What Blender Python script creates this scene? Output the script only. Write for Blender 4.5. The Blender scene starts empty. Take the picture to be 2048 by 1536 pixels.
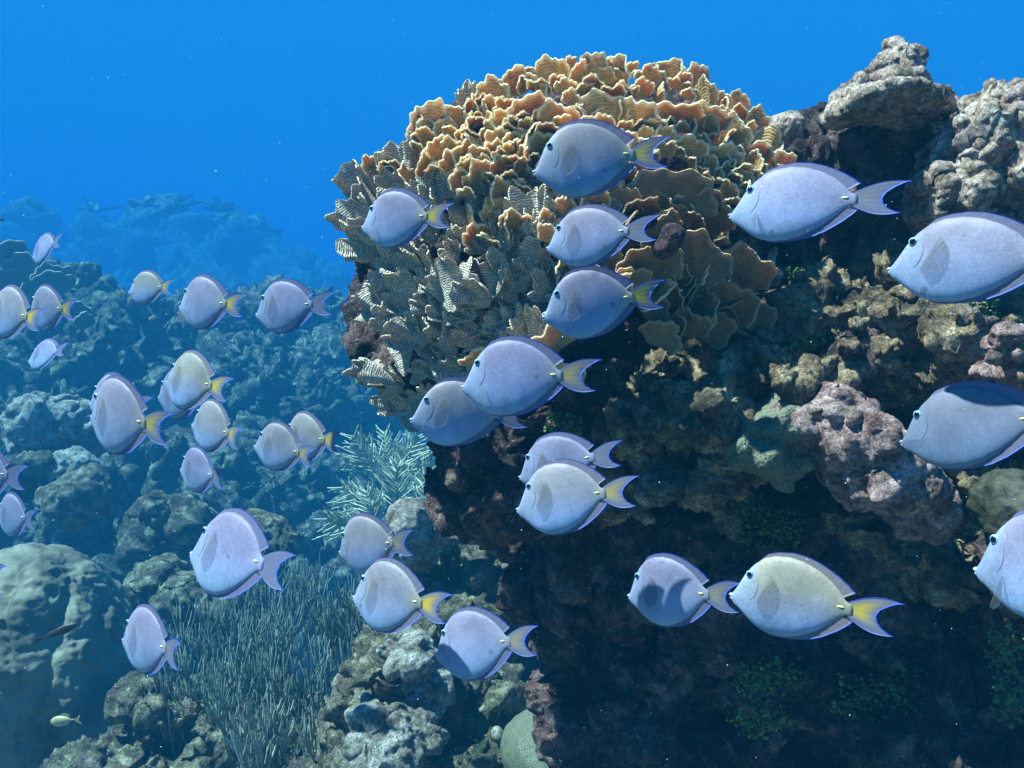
import bpy, math, random
import numpy as np
from mathutils import Vector, Matrix

# ------------------------------------------------------------------ camera, world, sun, exposure
S = bpy.context.scene
COL = S.collection
F = 1774.0                       # focal length in pixels of the 2048 px wide photograph
PITCH = math.radians(-4.0)
cam_d = bpy.data.cameras.new('camera'); cam = bpy.data.objects.new('camera', cam_d); COL.objects.link(cam)
cam_d.sensor_width = 36.0; cam_d.lens = 36.0 * F / 2048.0
cam_d.clip_start = 0.02; cam_d.clip_end = 500
cam.location = (0, 0, 0); cam.rotation_euler = (math.radians(90) + PITCH, 0, 0)
S.camera = cam
S.render.resolution_x = 1024; S.render.resolution_y = 768
S.view_settings.view_transform = 'Standard'; S.view_settings.look = 'None'
S.view_settings.exposure = 1.75; S.view_settings.gamma = 1.0
try:
    S.cycles.use_denoising = True
    S.cycles.volume_bounces = 1; S.cycles.max_bounces = 6; S.cycles.diffuse_bounces = 3
    S.cycles.transparent_max_bounces = 12; S.cycles.sample_clamp_indirect = 4.0
    S.cycles.caustics_reflective = False; S.cycles.caustics_refractive = False
except Exception: pass

SUN = Vector((-0.47, -0.05, 0.88)).normalized()      # direction towards the sun
elev = math.asin(SUN.z); azim = math.atan2(SUN.x, SUN.y)
W = bpy.data.worlds.new('World'); S.world = W; W.use_nodes = True
nt = W.node_tree; bg = nt.nodes['Background']
sky = nt.nodes.new('ShaderNodeTexSky'); sky.sky_type = 'NISHITA'; sky.sun_disc = False
sky.sun_elevation = elev; sky.sun_rotation = azim
tint = nt.nodes.new('ShaderNodeMix'); tint.data_type = 'RGBA'; tint.blend_type = 'MULTIPLY'
tint.inputs['Factor'].default_value = 1.0
nt.links.new(sky.outputs[0], tint.inputs['A']); tint.inputs['B'].default_value = (0.05, 0.47, 1.0, 1)   # daylight filtered by sea water
# open water: mostly the even blue of the sea, darker towards the deep, over the tinted daylight
wtc = nt.nodes.new('ShaderNodeTexCoord'); wsp = nt.nodes.new('ShaderNodeSeparateXYZ'); nt.links.new(wtc.outputs['Generated'], wsp.inputs[0])
wrp = nt.nodes.new('ShaderNodeValToRGB'); wrp.color_ramp.elements[0].position = 0.0; wrp.color_ramp.elements[1].position = 1.0
wmr = nt.nodes.new('ShaderNodeMapRange'); wmr.inputs['From Min'].default_value = -0.6; wmr.inputs['From Max'].default_value = 0.6
nt.links.new(wsp.outputs['Z'], wmr.inputs['Value']); nt.links.new(wmr.outputs[0], wrp.inputs[0])
es = wrp.color_ramp.elements; es[0].color = (0.003, 0.07, 0.22, 1); es[1].color = (0.016, 0.33, 0.82, 1)
for p_, c_ in ((0.38, (0.004, 0.12, 0.37)), (0.5, (0.007, 0.235, 0.62)), (0.68, (0.010, 0.27, 0.68))):
    e_ = es.new(p_); e_.color = c_ + (1,)
wsc = nt.nodes.new('ShaderNodeVectorMath'); wsc.operation = 'SCALE'; wsc.inputs['Scale'].default_value = 7.1; nt.links.new(wrp.outputs[0], wsc.inputs[0])
wmx = nt.nodes.new('ShaderNodeMix'); wmx.data_type = 'RGBA'; wmx.inputs['Factor'].default_value = 0.8
nt.links.new(tint.outputs['Result'], wmx.inputs['A']); nt.links.new(wsc.outputs[0], wmx.inputs['B'])
nt.links.new(wmx.outputs['Result'], bg.inputs[0]); bg.inputs[1].default_value = 0.049
sun_d = bpy.data.lights.new('sun', 'SUN'); sun_d.energy = 5.0; sun_d.angle = math.radians(0.9)
sun_d.color = (1.0, 0.95, 0.84)
sun = bpy.data.objects.new('sun', sun_d); COL.objects.link(sun)
sun.rotation_euler = (-SUN).to_track_quat('-Z', 'Y').to_euler()

HAZE_DENSITY = 0.025

# ------------------------------------------------------------------ maths helpers
CR = Matrix.Rotation(PITCH, 3, 'X')
def cam2world(x, y, z):              # camera axes: x right, y up, z towards the viewer
    return CR @ Vector((x, -z, y))
def at(px, py, d):
    return cam2world((px - 1024) / F * d, -(py - 768) / F * d, -d)
CRn = np.array(CR)

rngT = np.random.RandomState(7)
TAB = rngT.rand(64, 64, 64).astype(np.float32)
def _rot(k):
    r = np.random.RandomState(100 + k); q, _ = np.linalg.qr(r.randn(3, 3)); return q
ROTS = [_rot(k) for k in range(12)]
def vnoise(P):
    Pi = np.floor(P).astype(np.int64); f = P - Pi
    f = f * f * f * (f * (f * 6 - 15) + 10)
    i0 = Pi & 63; i1 = (Pi + 1) & 63
    x0, y0, z0 = i0.T; x1, y1, z1 = i1.T; fx, fy, fz = f.T
    a = TAB[x0, y0, z0] * (1 - fx) + TAB[x1, y0, z0] * fx
    b = TAB[x0, y1, z0] * (1 - fx) + TAB[x1, y1, z0] * fx
    c = TAB[x0, y0, z1] * (1 - fx) + TAB[x1, y0, z1] * fx
    d = TAB[x0, y1, z1] * (1 - fx) + TAB[x1, y1, z1] * fx
    return ((a * (1 - fy) + b * fy) * (1 - fz) + (c * (1 - fy) + d * fy) * fz) * 2 - 1
def fbm(P, freq, octv, gain=0.5, seed=0, ridged=False):
    out = np.zeros(len(P)); amp = 1.0; tot = 0
    for o in range(octv):
        n = vnoise((P @ ROTS[(o + seed) % 12]) * freq + 17.3 * (o + 1) + seed * 5.1)
        if ridged: n = 1 - 2 * np.abs(n)
        out += amp * n; tot += amp; amp *= gain; freq *= 2.03
    return out / tot
def worley(P, freq, seed=0):
    Q = P * freq + seed * 3.7; Qi = np.floor(Q).astype(np.int64); f = Q - Qi
    best = np.full(len(P), 9.0)
    for dx in (-1, 0, 1):
        for dy in (-1, 0, 1):
            for dz in (-1, 0, 1):
                c = Qi + np.array([dx, dy, dz]); a, b, e = (c & 63).T
                jx = TAB[a, b, e] + dx; jy = TAB[b, e, a] + dy; jz = TAB[e, a, b] + dz
                best = np.minimum(best, (jx - f[:, 0])**2 + (jy - f[:, 1])**2 + (jz - f[:, 2])**2)
    return np.sqrt(best)

# ------------------------------------------------------------------ object helpers
def tag(o, label=None, cat=None, group=None, kind=None):
    if label: o['label'] = label
    if cat: o['category'] = cat
    if group: o['group'] = group
    if kind: o['kind'] = kind
    return o
def empty(name, loc=(0, 0, 0)):
    o = bpy.data.objects.new(name, None); COL.objects.link(o); o.location = loc
    o.empty_display_size = 0.02
    return o
def mesh_obj(name, V, Fc, mat, parent=None, smooth=True, uv=None, attr=None):
    me = bpy.data.meshes.new(name)
    V = np.asarray(V, dtype=np.float32)
    if isinstance(Fc, np.ndarray):
        k = Fc.shape[1]; n = len(Fc)
        me.vertices.add(len(V)); me.vertices.foreach_set('co', V.ravel())
        me.loops.add(n * k); me.loops.foreach_set('vertex_index', Fc.astype(np.int32).ravel())
        me.polygons.add(n); me.polygons.foreach_set('loop_start', np.arange(0, n * k, k, dtype=np.int32))
        me.update(calc_edges=True)
    else:
        me.from_pydata([tuple(v) for v in V], [], Fc)
    if smooth: me.polygons.foreach_set('use_smooth', np.ones(len(me.polygons), dtype=bool))
    if uv is not None:
        l = me.uv_layers.new(name='uv'); li = np.zeros(len(me.loops), dtype=np.int32)
        me.loops.foreach_get('vertex_index', li); l.data.foreach_set('uv', np.asarray(uv, dtype=np.float32)[li].ravel())
    for an, av in (attr or {}).items():
        a = me.attributes.new(an, 'FLOAT', 'POINT'); a.data.foreach_set('value', np.asarray(av, dtype=np.float32))
    me.materials.append(mat)
    o = bpy.data.objects.new(name, me); COL.objects.link(o)
    if parent: o.parent = parent
    return o

class MB:
    """collects pieces of one mesh"""
    def __init__(s): s.V = []; s.Q = []; s.U = []; s.A = []; s.n = 0
    def add(s, V, Q, U=None, A=None):
        V = np.asarray(V, float); s.V.append(V); s.Q.append(np.asarray(Q) + s.n); s.n += len(V)
        s.U.append(np.zeros((len(V), 2)) if U is None else np.asarray(U)); s.A.append(np.zeros(len(V)) if A is None else np.asarray(A))
    def build(s, name, mat, parent=None, origin=None):
        V = np.vstack(s.V)
        if origin is not None: V = V - np.array(origin)
        return mesh_obj(name, V, np.vstack(s.Q), mat, parent, uv=np.vstack(s.U), attr={'edge': np.concatenate(s.A)})

def grid_quads(nu, nv, wrap_u=False):
    i, j = np.meshgrid(np.arange(nu if wrap_u else nu - 1), np.arange(nv - 1), indexing='ij')
    a = i * nv + j; b = ((i + 1) % nu) * nv + j
    return np.stack([a, b, b + 1, a + 1], -1).reshape(-1, 4)

def tube(mb, pts, radii, sides=6):
    pts = np.asarray(pts, float); n = len(pts); radii = np.broadcast_to(radii, (n,))
    T = np.gradient(pts, axis=0); T /= np.linalg.norm(T, axis=1, keepdims=True) + 1e-9
    ref = np.array([0.3, 1.0, 0.2]); Nn = np.cross(T, ref); Nn /= np.linalg.norm(Nn, axis=1, keepdims=True) + 1e-9
    B = np.cross(T, Nn)
    a = np.arange(sides) * 2 * math.pi / sides
    V = (pts[None] + radii[None, :, None] * (np.cos(a)[:, None, None] * Nn[None] + np.sin(a)[:, None, None] * B[None])).reshape(-1, 3)
    Q = grid_quads(sides, n, True)
    t = np.tile(np.linspace(0, 1, n), sides)
    V = np.vstack([V, pts[0], pts[-1]]); c0 = sides * n; c1 = c0 + 1
    caps = []
    for k in range(sides):
        k2 = (k + 1) % sides
        caps.append([k * n, c0, c0, k2 * n]); caps.append([k * n + n - 1, k2 * n + n - 1, c1, c1])
    # triangles written as tiny quads would be degenerate: close with averaged rings instead
    mb.add(V[:-2], Q, np.stack([t, t], 1), t)

def ico(n=3):
    import bmesh
    bm = bmesh.new(); bmesh.ops.create_icosphere(bm, subdivisions=n, radius=1)
    V = np.array([v.co[:] for v in bm.verts]); Fc = np.array([[v.index for v in f.verts] for f in bm.faces]); bm.free()
    return V, Fc
ICO2 = ico(2); ICO3 = ico(3)

# ------------------------------------------------------------------ materials
def newmat(name):
    m = bpy.data.materials.new(name); m.use_nodes = True; nt = m.node_tree
    return m, nt, nt.nodes['Principled BSDF']
def N(nt, t, **kw):
    n = nt.nodes.new(t)
    for k, v in kw.items():
        if k.startswith('i_'):
            key = k[2:]; key = int(key) if key.isdigit() else key.replace('_', ' ')
            n.inputs[key].default_value = v
        else: setattr(n, k, v)
    return n
def ramp(nt, src, stops, interp='LINEAR'):
    r = nt.nodes.new('ShaderNodeValToRGB'); e = r.color_ramp.elements; r.color_ramp.interpolation = interp
    while len(e) < len(stops): e.new(0.5)
    for el, (p, c) in zip(e, stops):
        el.position = p; el.color = (c[0], c[1], c[2], 1) if isinstance(c, tuple) else (c, c, c, 1)
    nt.links.new(src, r.inputs[0]); return r.outputs[0]
def mix(nt, a, b, fac, mode='MIX'):
    m = nt.nodes.new('ShaderNodeMix'); m.data_type = 'RGBA'; m.blend_type = mode
    for sock, v in (('A', a), ('B', b), ('Factor', fac)):
        s = m.inputs[sock]
        if hasattr(v, 'links') or hasattr(v, 'is_linked'): nt.links.new(v, s)
        elif isinstance(v, tuple): s.default_value = (v[0], v[1], v[2], 1)
        else: s.default_value = v
    return m.outputs['Result']
def math_(nt, op, a, b=None, clamp=False):
    m = nt.nodes.new('ShaderNodeMath'); m.operation = op; m.use_clamp = clamp
    for i, v in enumerate((a, b)):
        if v is None: continue
        if hasattr(v, 'is_linked'): nt.links.new(v, m.inputs[i])
        else: m.inputs[i].default_value = v
    return m.outputs[0]
def noise(nt, scale, detail=4, rough=0.6, vec=None, dist=0.0):
    n = N(nt, 'ShaderNodeTexNoise'); n.inputs['Scale'].default_value = scale; n.inputs['Detail'].default_value = detail
    n.inputs['Roughness'].default_value = rough; n.inputs['Distortion'].default_value = dist
    if vec is not None: nt.links.new(vec, n.inputs['Vector'])
    return n.outputs['Fac']
def geo_pos(nt): return N(nt, 'ShaderNodeNewGeometry').outputs['Position']

def rock_mat(name, cols, k=1.0, bump=0.95, green=0.25, pale=0.25):
    """encrusted reef rock: cols = (dark, mid, light); k = scale of the pattern"""
    m, nt, p = newmat(name); P = geo_pos(nt)
    a = noise(nt, 9 * k, 6, 0.65, P)
    base = ramp(nt, a, [(0.36, cols[0]), (0.5, cols[1]), (0.64, cols[2])])
    b = noise(nt, 45 * k, 5, 0.7, P)
    base = mix(nt, base, ramp(nt, b, [(0.36, 0.22), (0.64, 1.5)]), 0.85, 'MULTIPLY')
    c = noise(nt, 5 * k, 5, 0.7, P, 0.6)
    base = mix(nt, base, (0.40, 0.29, 0.36), ramp(nt, c, [(0.56, 0.0), (0.64, pale)]))          # lilac crust
    g = noise(nt, 6.3 * k, 6, 0.75, P, 0.4)
    base = mix(nt, base, (0.035, 0.085, 0.018), ramp(nt, g, [(0.54, 0.0), (0.6, green)]))       # turf algae
    w = noise(nt, 70 * k, 3, 0.7, P)
    base = mix(nt, base, (0.55, 0.50, 0.42), ramp(nt, w, [(0.60, 0.0), (0.70, 0.6)]))           # pale flecks of sand and skeleton
    r = noise(nt, 12 * k, 4, 0.6, P, 1.0)
    base = mix(nt, base, (0.20, 0.05, 0.035), ramp(nt, r, [(0.60, 0.0), (0.66, 0.5)]))          # rusty sponge
    base = mix(nt, base, (0.03, 0.02, 0.02), ramp(nt, noise(nt, 130 * k, 4, 0.75, P), [(0.52, 0.0), (0.60, 0.75)]))      # pits and dark turf
    base = mix(nt, base, (0.62, 0.56, 0.48), ramp(nt, noise(nt, 110 * k, 3, 0.7, P, 0.5), [(0.62, 0.0), (0.68, 0.7)]))
    nt.links.new(base, p.inputs['Base Color']); p.inputs['Roughness'].default_value = 0.85
    p.inputs['Specular IOR Level'].default_value = 0.25
    h = math_(nt, 'ADD', math_(nt, 'ADD', noise(nt, 60 * k, 6, 0.8, P), math_(nt, 'MULTIPLY', b, 0.8)), math_(nt, 'MULTIPLY', noise(nt, 150 * k, 4, 0.75, P), 0.9))
    bn = N(nt, 'ShaderNodeBump'); bn.inputs['Strength'].default_value = bump; bn.inputs['Distance'].default_value = 0.02 / k
    nt.links.new(h, bn.inputs['Height']); nt.links.new(bn.outputs[0], p.inputs['Normal'])
    return m

M = {}
M['reef'] = rock_mat('shade toned encrusted reef wall', ((0.006, 0.004, 0.006), (0.085, 0.042, 0.048), (0.34, 0.22, 0.18)), 1.3, green=0.3, pale=0.25)  # shade below the shelf is partly put into this darker rock colour
M['shelf'] = rock_mat('sunlit toned encrusted reef shelf', ((0.06, 0.035, 0.025), (0.40, 0.27, 0.14), (0.78, 0.62, 0.38)), 1.4, green=0.3, pale=0.3)  # lighter copy for the sunlit shelf, part of the sunlight in its colour
M['slope'] = rock_mat('pale reef slope', ((0.025, 0.022, 0.015), (0.15, 0.13, 0.07), (0.50, 0.46, 0.30)), 1.1, bump=0.9, green=0.5)
M['mid'] = rock_mat('reef ridge', ((0.020, 0.020, 0.014), (0.10, 0.09, 0.05), (0.50, 0.48, 0.30)), 0.7, bump=1.0, green=0.4, pale=0.1)
M['far'] = rock_mat('far reef', ((0.05, 0.05, 0.04), (0.16, 0.15, 0.10), (0.45, 0.42, 0.3)), 0.3, bump=1.0, green=0.3, pale=0.1)
M['crust'] = rock_mat('lilac coralline crust', ((0.10, 0.045, 0.035), (0.44, 0.26, 0.22), (0.76, 0.54, 0.52)), 2.2, bump=0.9, green=0.4, pale=0.6)
M['cap'] = rock_mat('pale dead coral rock', ((0.14, 0.085, 0.06), (0.50, 0.36, 0.27), (0.82, 0.68, 0.56)), 1.8, bump=0.8, green=0.5, pale=0.4)
M['white'] = rock_mat('whitish rock', ((0.12, 0.1, 0.07), (0.45, 0.42, 0.34), (0.7, 0.68, 0.62)), 1.2, green=0.4, pale=0.2)

def seabed_mat():
    m, nt, p = newmat('seabed sand and rubble'); P = geo_pos(nt)
    c = ramp(nt, noise(nt, 1.3, 6, 0.7, P), [(0.4, (0.05, 0.05, 0.035)), (0.6, (0.22, 0.21, 0.16))])
    nt.links.new(c, p.inputs['Base Color']); p.inputs['Roughness'].default_value = 0.9
    return m
M['seabed'] = seabed_mat()

def star_mat():
    m, nt, p = newmat('green star coral'); P = geo_pos(nt)
    v = N(nt, 'ShaderNodeTexVoronoi'); v.inputs['Scale'].default_value = 160; nt.links.new(P, v.inputs['Vector'])
    c = ramp(nt, v.outputs['Distance'], [(0.15, (0.02, 0.025, 0.015)), (0.5, (0.11, 0.12, 0.07))])
    nt.links.new(c, p.inputs['Base Color']); p.inputs['Roughness'].default_value = 0.7
    bn = N(nt, 'ShaderNodeBump'); bn.inputs['Strength'].default_value = 0.5; bn.inputs['Distance'].default_value = 0.004
    nt.links.new(v.outputs['Distance'], bn.inputs['Height']); nt.links.new(bn.outputs[0], p.inputs['Normal'])
    return m
M['star'] = star_mat()

def lettuce_mat(name, valley, ridge, rim, scale, strength, sss, rimw, orange=None):
    m, nt, p = newmat(name)
    uv = N(nt, 'ShaderNodeUVMap').outputs[0]
    oi = N(nt, 'ShaderNodeObjectInfo').outputs['Random']
    add = N(nt, 'ShaderNodeVectorMath', operation='ADD'); nt.links.new(uv, add.inputs[0]); 
    wv = N(nt, 'ShaderNodeTexWave', wave_type='BANDS', bands_direction='Y'); nt.links.new(uv, wv.inputs['Vector'])
    wv.inputs['Scale'].default_value = scale; wv.inputs['Distortion'].default_value = 4.5
    wv.inputs['Detail'].default_value = 1.5; wv.inputs['Detail Scale'].default_value = 2.4
    f = wv.outputs['Fac']
    col = mix(nt, valley, ridge, ramp(nt, f, [(0.25, 0.0), (0.75, 1.0)]))
    P = geo_pos(nt)
    v1 = noise(nt, 7, 3, 0.6, P)
    if orange: col = mix(nt, col, orange, ramp(nt, v1, [(0.45, 0.0), (0.6, 0.75)]))
    col = mix(nt, col, ramp(nt, noise(nt, 50, 4, 0.7, P), [(0.3, 0.6), (0.7, 1.25)]), 0.7, 'MULTIPLY')
    ed = N(nt, 'ShaderNodeAttribute', attribute_name='edge').outputs['Fac']
    edn = math_(nt, 'ADD', ed, math_(nt, 'MULTIPLY', math_(nt, 'SUBTRACT', noise(nt, 60, 3, 0.6, P), 0.5), 0.22))
    col = mix(nt, col, rim, ramp(nt, edn, [(1 - rimw, 0.0), (1 - rimw * 0.2, 0.8)]))
    col = mix(nt, col, (0.16, 0.12, 0.11), ramp(nt, noise(nt, 22, 5, 0.7, P, 0.5), [(0.60, 0.0), (0.66, 0.7)]))
    nt.links.new(col, p.inputs['Base Color']); p.inputs['Roughness'].default_value = 0.7
    p.inputs['Specular IOR Level'].default_value = 0.3
    p.inputs['Subsurface Weight'].default_value = sss; p.inputs['Subsurface Radius'].default_value = (1.0, 0.58, 0.32)
    p.inputs['Subsurface Scale'].default_value = 0.010
    bn = N(nt, 'ShaderNodeBump'); bn.inputs['Strength'].default_value = strength; bn.inputs['Distance'].default_value = 0.006
    hh = math_(nt, 'ADD', f, math_(nt, 'MULTIPLY', noise(nt, 120, 3, 0.6, P), 0.35))
    nt.links.new(hh, bn.inputs['Height']); nt.links.new(bn.outputs[0], p.inputs['Normal'])
    return m
M['O'] = lettuce_mat('golden brown lettuce coral', (0.44, 0.28, 0.11), (0.62, 0.44, 0.20), (0.92, 0.78, 0.54), 42, 0.30, 0.6, 0.16, (0.58, 0.30, 0.09))
M['G'] = lettuce_mat('grey ridged lettuce coral', (0.40, 0.33, 0.24), (0.74, 0.68, 0.56), (0.78, 0.66, 0.50), 58, 0.9, 0.25, 0.08)
M['W'] = lettuce_mat('brown wavy lettuce coral', (0.20, 0.14, 0.075), (0.34, 0.27, 0.17), (0.56, 0.40, 0.23), 58, 0.6, 0.3, 0.10, (0.34, 0.18, 0.07))

def plain(name, c1, c2, scale, rough=0.6, sss=0.0, bump=0.0):
    m, nt, p = newmat(name); P = geo_pos(nt)
    col = ramp(nt, noise(nt, scale, 4, 0.6, P), [(0.35, c1), (0.65, c2)])
    nt.links.new(col, p.inputs['Base Color']); p.inputs['Roughness'].default_value = rough
    if bump:
        bn = N(nt, 'ShaderNodeBump'); bn.inputs['Strength'].default_value = bump; bn.inputs['Distance'].default_value = 0.01
        nt.links.new(noise(nt, scale * 3, 5, 0.7, P), bn.inputs['Height']); nt.links.new(bn.outputs[0], p.inputs['Normal'])
    return m
def tip_mat(name, c1, c2, tip, scale):
    m = plain(name, c1, c2, scale); nt = m.node_tree; p = nt.nodes['Principled BSDF']; src = p.inputs['Base Color'].links[0].from_socket
    ed = N(nt, 'ShaderNodeAttribute', attribute_name='edge').outputs['Fac']
    nt.links.new(mix(nt, src, tip, ramp(nt, ed, [(0.55, 0.0), (1.0, 0.8)])), p.inputs['Base Color']); return m
M['plume'] = plain('pale sea plume', (0.30, 0.34, 0.22), (0.62, 0.64, 0.44), 30)
M['rod'] = tip_mat('dark sea rod', (0.04, 0.065, 0.06), (0.17, 0.24, 0.20), (0.48, 0.54, 0.42), 12)
M['rodpale'] = plain('pale sea rod', (0.16, 0.19, 0.16), (0.40, 0.44, 0.34), 12)
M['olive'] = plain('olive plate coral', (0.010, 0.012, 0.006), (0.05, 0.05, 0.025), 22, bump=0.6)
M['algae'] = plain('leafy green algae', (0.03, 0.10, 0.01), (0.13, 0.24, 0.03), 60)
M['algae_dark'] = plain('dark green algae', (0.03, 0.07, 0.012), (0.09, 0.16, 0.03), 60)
M['elk'] = plain('far branching coral', (0.12, 0.10, 0.06), (0.30, 0.26, 0.17), 8)
M['sponge'] = plain('smooth brown coral', (0.05, 0.045, 0.03), (0.21, 0.19, 0.12), 3, 0.7, bump=0.5)
M['speck'] = plain('pale drifting specks', (0.7, 0.7, 0.7), (0.9, 0.9, 0.9), 10)
M['darkfish'] = plain('dark fish skin', (0.01, 0.01, 0.015), (0.03, 0.03, 0.04), 60, 0.5)
M['palefish'] = plain('pale olive fish skin', (0.25, 0.25, 0.14), (0.45, 0.42, 0.25), 60, 0.5)

# --- fish materials; the object colour carries (body yellow, tail yellow, darkness)
def fish_mats():
    def base(name):
        m, nt, p = newmat(name)
        tc = N(nt, 'ShaderNodeTexCoord').outputs['Object']
        sx = N(nt, 'ShaderNodeSeparateXYZ'); nt.links.new(tc, sx.inputs[0])
        oc = N(nt, 'ShaderNodeObjectInfo').outputs['Color']
        so = N(nt, 'ShaderNodeSeparateColor'); nt.links.new(oc, so.inputs[0])
        p.inputs['Roughness'].default_value = 0.55; p.inputs['Specular IOR Level'].default_value = 0.25
        return m, nt, p, tc, sx, so
    m, nt, p, tc, sx, so = base('tang skin')
    zn = math_(nt, 'ADD', math_(nt, 'MULTIPLY', sx.outputs['Z'], 1.9), 0.5)           # body height in fish lengths
    col = ramp(nt, zn, [(0.12, (0.22, 0.36, 0.50)), (0.35, (0.23, 0.30, 0.48)), (0.62, (0.24, 0.25, 0.39)), (0.93, (0.20, 0.18, 0.28))])
    yel = ramp(nt, zn, [(0.35, 0.0), (0.75, 1.0)])
    col = mix(nt, col, (0.30, 0.27, 0.15), math_(nt, 'MULTIPLY', yel, so.outputs[0]))
    tailx = ramp(nt, sx.outputs['X'], [(0.55, 0.0), (0.70, 0.8)])
    col = mix(nt, col, (0.30, 0.26, 0.14), math_(nt, 'MULTIPLY', tailx, so.outputs[1]))
    # fine wavy horizontal scale lines
    hd = ramp(nt, sx.outputs['X'], [(0.15, 1.0), (0.175, 0.0)])
    col = mix(nt, col, (0.24, 0.31, 0.42), math_(nt, 'MULTIPLY', hd, 0.45))
    wv = N(nt, 'ShaderNodeTexWave', wave_type='BANDS', bands_direction='Z'); nt.links.new(tc, wv.inputs['Vector'])
    wv.inputs['Scale'].default_value = 30; wv.inputs['Distortion'].default_value = 5; wv.inputs['Detail Scale'].default_value = 1.5
    body = ramp(nt, sx.outputs['X'], [(0.18, 0.0), (0.28, 1.0)])
    lin = math_(nt, 'MULTIPLY', math_(nt, 'SUBTRACT', 1.0, wv.outputs['Fac']), math_(nt, 'MULTIPLY', body, 0.05))
    col = mix(nt, col, (0.16, 0.17, 0.30), lin)
    orn = N(nt, 'ShaderNodeObjectInfo').outputs['Random']; shf = N(nt, 'ShaderNodeVectorMath', operation='ADD'); nt.links.new(tc, shf.inputs[0])
    cmb = N(nt, 'ShaderNodeCombineXYZ'); nt.links.new(math_(nt, 'MULTIPLY', orn, 50.0), cmb.inputs[0]); nt.links.new(cmb.outputs[0], shf.inputs[1]); tr_ = shf.outputs[0]
    col = mix(nt, col, ramp(nt, noise(nt, 4, 5, 0.65, tr_), [(0.3, 0.74), (0.7, 1.22)]), 1.0, 'MULTIPLY')
    col = mix(nt, col, ramp(nt, noise(nt, 60, 4, 0.7, tr_), [(0.35, 0.86), (0.65, 1.12)]), 1.0, 'MULTIPLY')
    col = mix(nt, col, (0.10, 0.08, 0.13), ramp(nt, noise(nt, 9, 2, 0.5, tr_), [(0.70, 0.0), (0.74, 0.55)]))
    col = mix(nt, col, (0.40, 0.42, 0.50), ramp(nt, noise(nt, 38, 1, 0.5, tr_), [(0.76, 0.0), (0.79, 0.6)]))
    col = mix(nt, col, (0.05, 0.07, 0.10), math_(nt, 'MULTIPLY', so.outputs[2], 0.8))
    nt.links.new(col, p.inputs['Base Color'])
    bn = N(nt, 'ShaderNodeBump'); bn.inputs['Strength'].default_value = 0.03; bn.inputs['Distance'].default_value = 0.002
    nt.links.new(wv.outputs['Fac'], bn.inputs['Height']); nt.links.new(bn.outputs[0], p.inputs['Normal'])
    M['skin'] = m
    for nm, inner, tailfin in (('fin', (0.20, 0.20, 0.33), False), ('tailfin', (0.20, 0.21, 0.33), True)):
        m, nt, p, tc, sx, so = base('tang ' + nm)
        ed = N(nt, 'ShaderNodeAttribute', attribute_name='edge').outputs['Fac']
        uv = N(nt, 'ShaderNodeUVMap').outputs[0]
        su = N(nt, 'ShaderNodeSeparateXYZ'); nt.links.new(uv, su.inputs[0])
        rays = N(nt, 'ShaderNodeTexWave', wave_type='BANDS', bands_direction='X'); nt.links.new(uv, rays.inputs['Vector'])
        rays.inputs['Scale'].default_value = 12; rays.inputs['Distortion'].default_value = 0.5
        if tailfin:
            cen = ramp(nt, math_(nt, 'ABSOLUTE', math_(nt, 'SUBTRACT', su.outputs[0], 0.45)), [(0.14, 1.0), (0.44, 0.0)])
            lng = ramp(nt, su.outputs[1], [(0.0, 0.7), (0.45, 1.0), (0.9, 0.15)])
            y = math_(nt, 'MULTIPLY', math_(nt, 'MULTIPLY', cen, lng), so.outputs[1])
            c = mix(nt, inner, (0.80, 0.58, 0.05), y)
        else: c = mix(nt, inner, (0.42, 0.32, 0.20), math_(nt, 'MULTIPLY', so.outputs[0], 0.6))
        c = mix(nt, c, ramp(nt, rays.outputs['Fac'], [(0.0, 0.88), (1.0, 1.06)]), 1.0, 'MULTIPLY')
        c = mix(nt, c, (0.04, 0.14, 0.95), ramp(nt, ed, [(0.82, 0.0), (0.98, 0.95)]))
        nt.links.new(c, p.inputs['Base Color'])
        tr = N(nt, 'ShaderNodeBsdfTranslucent'); nt.links.new(c, tr.inputs[0])
        ms = N(nt, 'ShaderNodeMixShader'); ms.inputs[0].default_value = 0.4
        nt.links.new(p.outputs[0], ms.inputs[1]); nt.links.new(tr.outputs[0], ms.inputs[2])
        nt.links.new(ms.outputs[0], nt.nodes['Material Output'].inputs[0])
        M[nm] = m
    m, nt, p, tc, sx, so = base('tang pectoral fin')
    uv = N(nt, 'ShaderNodeUVMap').outputs[0]; su = N(nt, 'ShaderNodeSeparateXYZ'); nt.links.new(uv, su.inputs[0])
    rays = N(nt, 'ShaderNodeTexWave', wave_type='BANDS', bands_direction='X'); nt.links.new(uv, rays.inputs['Vector']); rays.inputs['Scale'].default_value = 4.5
    c = mix(nt, (0.27, 0.31, 0.44), (0.38, 0.34, 0.18), ramp(nt, su.outputs[0], [(0.74, 0.0), (0.96, 0.8)]))
    c = mix(nt, c, (0.42, 0.38, 0.20), math_(nt, 'MULTIPLY', so.outputs[1], 0.25)); p.inputs['Alpha'].default_value = 0.6
    tp = N(nt, 'ShaderNodeBsdfTransparent')
    c = mix(nt, c, ramp(nt, rays.outputs['Fac'], [(0.2, 0.55), (0.8, 1.15)]), 1.0, 'MULTIPLY')
    nt.links.new(c, p.inputs['Base Color'])
    tr = N(nt, 'ShaderNodeBsdfTranslucent'); nt.links.new(c, tr.inputs[0])
    ms = N(nt, 'ShaderNodeMixShader'); ms.inputs[0].default_value = 0.4
    nt.links.new(p.outputs[0], ms.inputs[1]); nt.links.new(tr.outputs[0], ms.inputs[2])
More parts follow.
